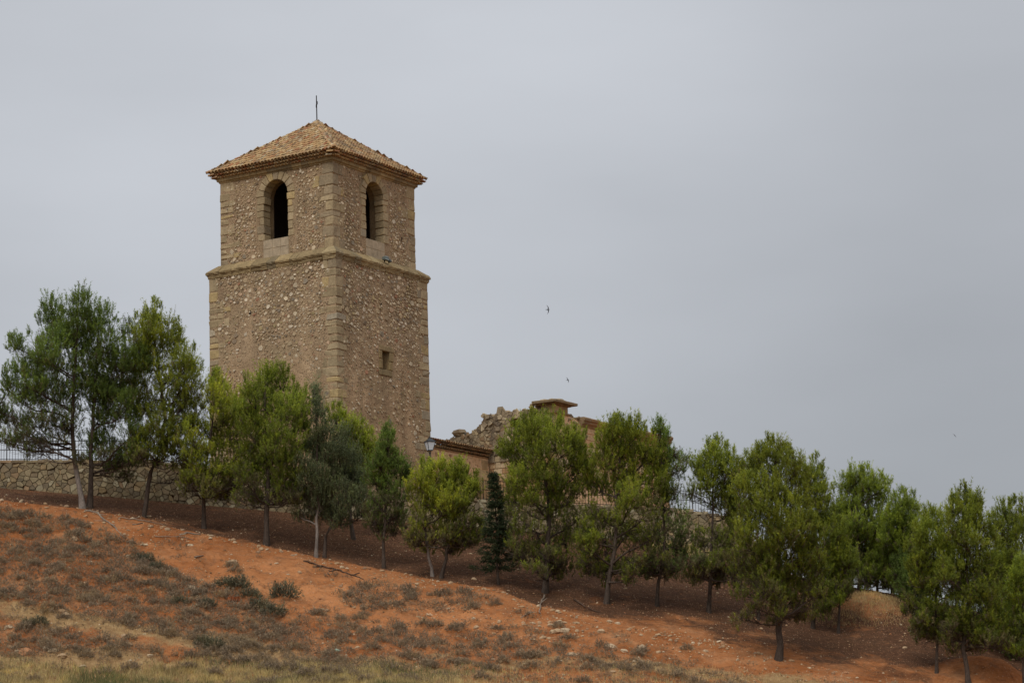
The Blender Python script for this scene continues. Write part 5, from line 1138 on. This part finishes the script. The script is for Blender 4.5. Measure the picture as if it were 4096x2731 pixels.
clus = vnoise(P[:, 0]/1.1, P[:, 1]/1.1, 0, 8); wgt = wgt*np.clip(.5+1.6*clus, 0.05, 1.6)
P = P[rng.random(len(P)) < wgt*1.5][:9000]
oc_v = np.array([(1,0,0),(-1,0,0),(0,1,0),(0,-1,0),(0,0,1),(0,0,-1)], float); oc_f = np.array([(0,2,4),(2,1,4),(1,3,4),(3,0,4),(2,0,5),(1,2,5),(3,1,5),(0,3,5)])
sc_ = (.018+.045*rng.random(len(P))**2.5)[:, None, None]*rng.uniform(.7, 1.3, (len(P), 6, 1))*np.array([1.2, 1, .7]); an = rng.uniform(0, 6.28, len(P)); ca, sa = np.cos(an)[:, None], np.sin(an)[:, None]
q = oc_v[None]*sc_; q = np.stack([q[..., 0]*ca-q[..., 1]*sa, q[..., 0]*sa+q[..., 1]*ca, q[..., 2]], -1)+P[:, None]
base_c = np.array([lin(c) for c in ((206,176,140), (188,150,112), (216,198,168), (160,128,98), (190,128,86))])[rng.integers(0, 5, len(P))]
Vp = q.reshape(-1, 3); Fp = (oc_f[None]+(np.arange(len(P))*6)[:, None, None]).reshape(-1, 3)
obj('pebbles', mesh_np('pebbles', Vp, Fp, np.repeat(base_c, 6, 0), False, M_rub), kind='stuff', label='small pale pebbles strewn over the red soil slope')
if rest_r.v: rest_r.c = [pick([(1, (200,178,146)), (1, (180,150,116)), (1, (150,126,102))])]*len(rest_r.v); obj('gravel', rest_r.mesh('gravel', M_rub), kind='stuff', label='small broken stones scattered over the slope')

# dead wood
M_wood = bark_mat('dead_wood', (.16, .12, .09), (.42, .34, .26)); M_woodd = bark_mat('dark_root', (.07, .045, .03), (.16, .10, .07))
def stick(name, pts, r0, r1, lb, cat, mat=M_wood, lift=.03, extra=()):
    q = [ground(*p) for p in pts]; q = [np.array(a)+np.array([0, 0, lift]) for a in q if a is not None]
    if len(q) < 2: return
    o0 = q[0].copy(); mb = MB(); 
    dn = [];
    for i in range(len(q)-1):
        for t in (0, .33, .66): dn.append(q[i]*(1-t)+q[i+1]*t+rng.normal(size=3)*.02)
    dn.append(q[-1]); mb.tube([a-o0 for a in dn], list(np.linspace(r0, r1, len(dn))), 6)
    for (k, dx, dy, dz) in extra:
        a = dn[k % len(dn)]-o0; mb.tube([a, a+np.array([dx*.5, dy*.5, dz*.6]), a+np.array([dx, dy, dz])], [r1*1.3, r1, r1*.5], 5)
    mb.build(name, mat, None, True, loc=tuple(o0), label=lb, cat=cat)
stick('exposed_root', [(197,1173),(223,1178),(237,1193),(255,1203),(269,1217),(286,1236)], .06, .02, 'thick pale exposed root winding down from the far left pines', 'root', extra=((4, .4, -.3, -.1), (7, -.5, -.2, .0), (9, .3, -.5, -.1)))
stick('dead_branch', [(272,1189),(310,1194),(343,1201),(383,1207)], .025, .012, 'long thin bleached branch lying at the foot of the forked pine', 'branch', extra=((3, .3, .2, .1), (6, .2, -.3, .05)))
stick('dead_branch', [(306,1206),(329,1202)], .03, .015, 'short bleached stick just below the long thin branch', 'branch')
stick('dead_branch', [(355,1233),(395,1232),(420,1234),(446,1242)], .02, .01, 'thin grey branch on the red bank left of the pale log', 'branch', extra=((4, .1, -.3, -.05),))
stick('log', [(413,1228),(438,1226),(461,1228)], .05, .03, 'short pale log lying on the red bank below the yellow-green pine', 'log')
stick('dead_branch', [(447,1281),(467,1276)], .04, .02, 'stubby bleached branch in the middle of the bare red bank', 'branch')
stick('exposed_root', [(700,1290),(719,1295),(741,1303),(773,1309),(797,1317),(821,1325),(835,1331)], .035, .03, 'dark root exposed along the lip of the bank below the cypresses', 'root', M_woodd, extra=((6, -.4, -.4, -.05), (9, -.3, -.3, -.1), (14, .25, .1, .1)))
stick('dead_branch', [(1252,1371),(1245,1381),(1240,1396),(1242,1413)], .04, .02, 'bleached crooked branch standing out below the gable pine', 'branch', lift=.08, extra=((5, .3, .1, .25),))
stick('dead_branch', [(1222,1404),(1208,1413),(1198,1419)], .035, .015, 'bleached forked stick lying left of the crooked branch', 'branch', extra=((3, .25, .2, .2),))
stick('dead_branch', [(1319,1379),(1344,1396)], .04, .03, 'straight reddish pole on the needle litter left of the broad pine', 'branch', M_woodd, lift=.05)
stick('dead_branch', [(1352,1398),(1378,1407)], .03, .02, 'straight dull stick on the litter below the broad pine', 'branch', M_woodd, lift=.04)
stick('dead_branch', [(1276,1524),(1282,1514),(1290,1522)], .04, .02, 'small bleached hooked root near the bottom right of centre', 'root', lift=.08, extra=((2, .1, 0, .2),))
# hollow brick and a drinks can
q = ground(537, 1380); hb = thing('hollow_brick', 'orange hollow brick lying beside the greener bushes', 'brick', (q[0], q[1], q[2]+.03), .35)
hb.scale = (1.5, 1.4, 1.6)
M_brick = flat_mat('fired_clay', (.52, .17, .07), .9, 0, .1); mb = MB()
for k in range(4): mb.box((-.15, -.07, .0+k*.031), (.15, .07, .006+k*.031)); 
for x in (-.15, -.05, .045, .142): mb.box((x, -.068, .0015), (x+.008, .068, .0985))
mb.build('clay_body', M_brick, hb)
q = ground(775, 1497); can = thing('drinks_can', 'pale green drinks can dropped on the lower slope', 'can', (q[0], q[1], q[2]+.05), .2)
mb = MB(); mb.tube([(-.09, 0, .05), (-.085, 0, .05), (.085, 0, -.0), (.09, 0, 0)], [.03, .045, .045, .035], 12); mb.build('can_body', flat_mat('can_paint', (.36, .52, .40), .4, 0, .5, .1), can, True)
mb = MB(); mb.tube([(.085, 0, -.001), (.1, 0, -.006)], [.046, .036], 12); mb.build('can_end', flat_mat('can_metal', (.5, .5, .5), .35, .8), can, True)

# stubble and grass, thousands of blades
def blades(n, xr, yr, dens, hmin, hmax, w, cols, seed):
    x = rng.uniform(*xr, n); y = rng.uniform(*yr, n); k = rng.random(n) < dens(x, y); x, y = x[k], y[k]; n = len(x); z = height(x, y)
    h = rng.uniform(hmin, hmax, n)*(.7+.6*(vnoise(x/.8, y/.8, 0, seed)*.5+.5)); a = rng.uniform(0, np.pi, n); lean = rng.normal(size=(n, 2))*.3*h[:, None]
    b = np.stack([x, y, z-.01], -1); s_ = np.stack([np.cos(a), np.sin(a), 0*a], -1)*(w*.5); tip = b+np.stack([lean[:, 0], lean[:, 1], h], -1)
    V = np.stack([b-s_, b+s_, tip], 1).reshape(-1, 3); ci = np.clip((vnoise(x/2.2, y/1.0, 0, seed+5)*.5+.5)*len(cols)+rng.normal(size=n)*.6, 0, len(cols)-1).astype(int)
    C = np.array(cols)[ci]*rng.uniform(.75, 1.25, (n, 1)); return V, np.repeat(C, 3, 0)
def dgrass(x, y):
    s_ = y-cy(C2, x); return np.clip(1.1-(s_-.9+.5*vnoise(x/1.5, y*0, 0, 2))/1.2, 0, 1)*np.clip(1-(x+6)/7, .10, 1)
V1, c1_ = blades(150000, (-21, 17), (88.5, 95.5), dgrass, .10, .26, .020, [(.15, .16, .065), (.24, .22, .09), (.50, .40, .18), (.58, .46, .22), (.36, .28, .12)], 3)
V2, c2_ = blades(150000, (-22, 20), (91, 106), lambda x, y: np.clip(straw_mask(x, y)-.1, 0, 1)*.7, .05, .14, .016, [(.48, .32, .15), (.60, .43, .21), (.38, .24, .12)], 6)
V3, c3_ = blades(60000, (-24, 18), (92, 117.5), lambda x, y: .12+.25*(vnoise(x/1.3, y/1.3, 0, 12) > .15)+.5*np.clip((cy(C1, x)-y-3-.32*np.clip(x+18, 0, 30))/3, 0, 1), .03, .09, .014, [(.34, .23, .12), (.44, .30, .15), (.22, .15, .09)], 9)
bc, bsx, bsy, _ = BUMPS[0]
V4, c4_ = blades(26000, (bc[0]-3.5, bc[0]+3.5), (bc[1]-2.5, bc[1]+2.5), lambda x, y: np.exp(-((x-bc[0])/2.2)**2-((y-bc[1])/1.7)**2), .06, .22, .018, [(.40, .28, .13), (.52, .38, .18)], 13)
q = at(1570, 1262, 117)
V5, c5_ = blades(9000, (q[0]-1.6, q[0]+1.6), (q[1]-1.4, q[1]+1.0), lambda x, y: .8+0*x, .08, .25, .02, [(.52, .42, .2), (.6, .48, .24)], 15)
V = np.concatenate([V1, V2, V3, V4, V5]); obj('dry_grass', mesh_np('dry_grass', V, np.arange(len(V)).reshape(-1, 3), np.concatenate([c1_, c2_, c3_, c4_, c5_]), False, M_grass), kind='stuff', label='dry straw-coloured grass at the foot of the slope')

# ------------------------------------------------------------------ swifts
M_bird = flat_mat('dark_feathers', (.02, .018, .02), .8)
def swift(px, row, Y, span, roll, yaw, pitch, lb):
    p = at(px, row, Y); mb = MB(); n = 9; vs = []; pr = [(-.20, .0), (-.17, .022), (-.10, .036), (-.02, .045), (.06, .042), (.13, .034), (.18, .022), (.205, 0)]
    mb.tube([(0, y*.9, 0) for y, r in pr][::-1], [max(r, .002)*.9 for y, r in pr][::-1], 8)
    for s in (-1, 1):      # crescent wings
        le = []; te = []
        for k in range(8):
            t = k/7; le.append((s*(.02+.48*t), .07+.05*math.sin(t*3)-.20*t*t, .015*math.sin(t*3))); te.append((s*(.02+.48*t), .07+.05*math.sin(t*3)-.20*t*t-.11*(1-t)**.6-.003, .015*math.sin(t*3)-.004))
        m = len(le); mb.add(le+te, [(i, i+1, m+i+1, m+i) for i in range(m-1)]); mb.add([(a, b, c-.006) for a, b, c in le+te], [(i, m+i, m+i+1, i+1) for i in range(m-1)])
        mb.add([(s*.006, -.14, 0), (s*.02, -.15, 0), (s*.055, -.27, .0), (s*.01, -.20, 0)], [(0, 1, 2, 3)])
    o = mb.build('swift', M_bird, None, label=lb, cat='bird', group='swifts in the sky'); o.location = p; o.rotation_euler = (pitch, roll, yaw); o.scale = (span,)*3
swift(1258.5, 711, 118, .48, math.radians(83), math.radians(-75), math.radians(12), 'dark swift with both crescent wings spread, high right of the tower')
swift(1304, 872.5, 125, .38, math.radians(60), math.radians(-60), math.radians(20), 'dark swift with its wing turned down, just above the ruined nave')
swift(2193, 1000, 230, .55, math.radians(50), math.radians(-40), math.radians(10), 'tiny distant swift low in the sky at the right')
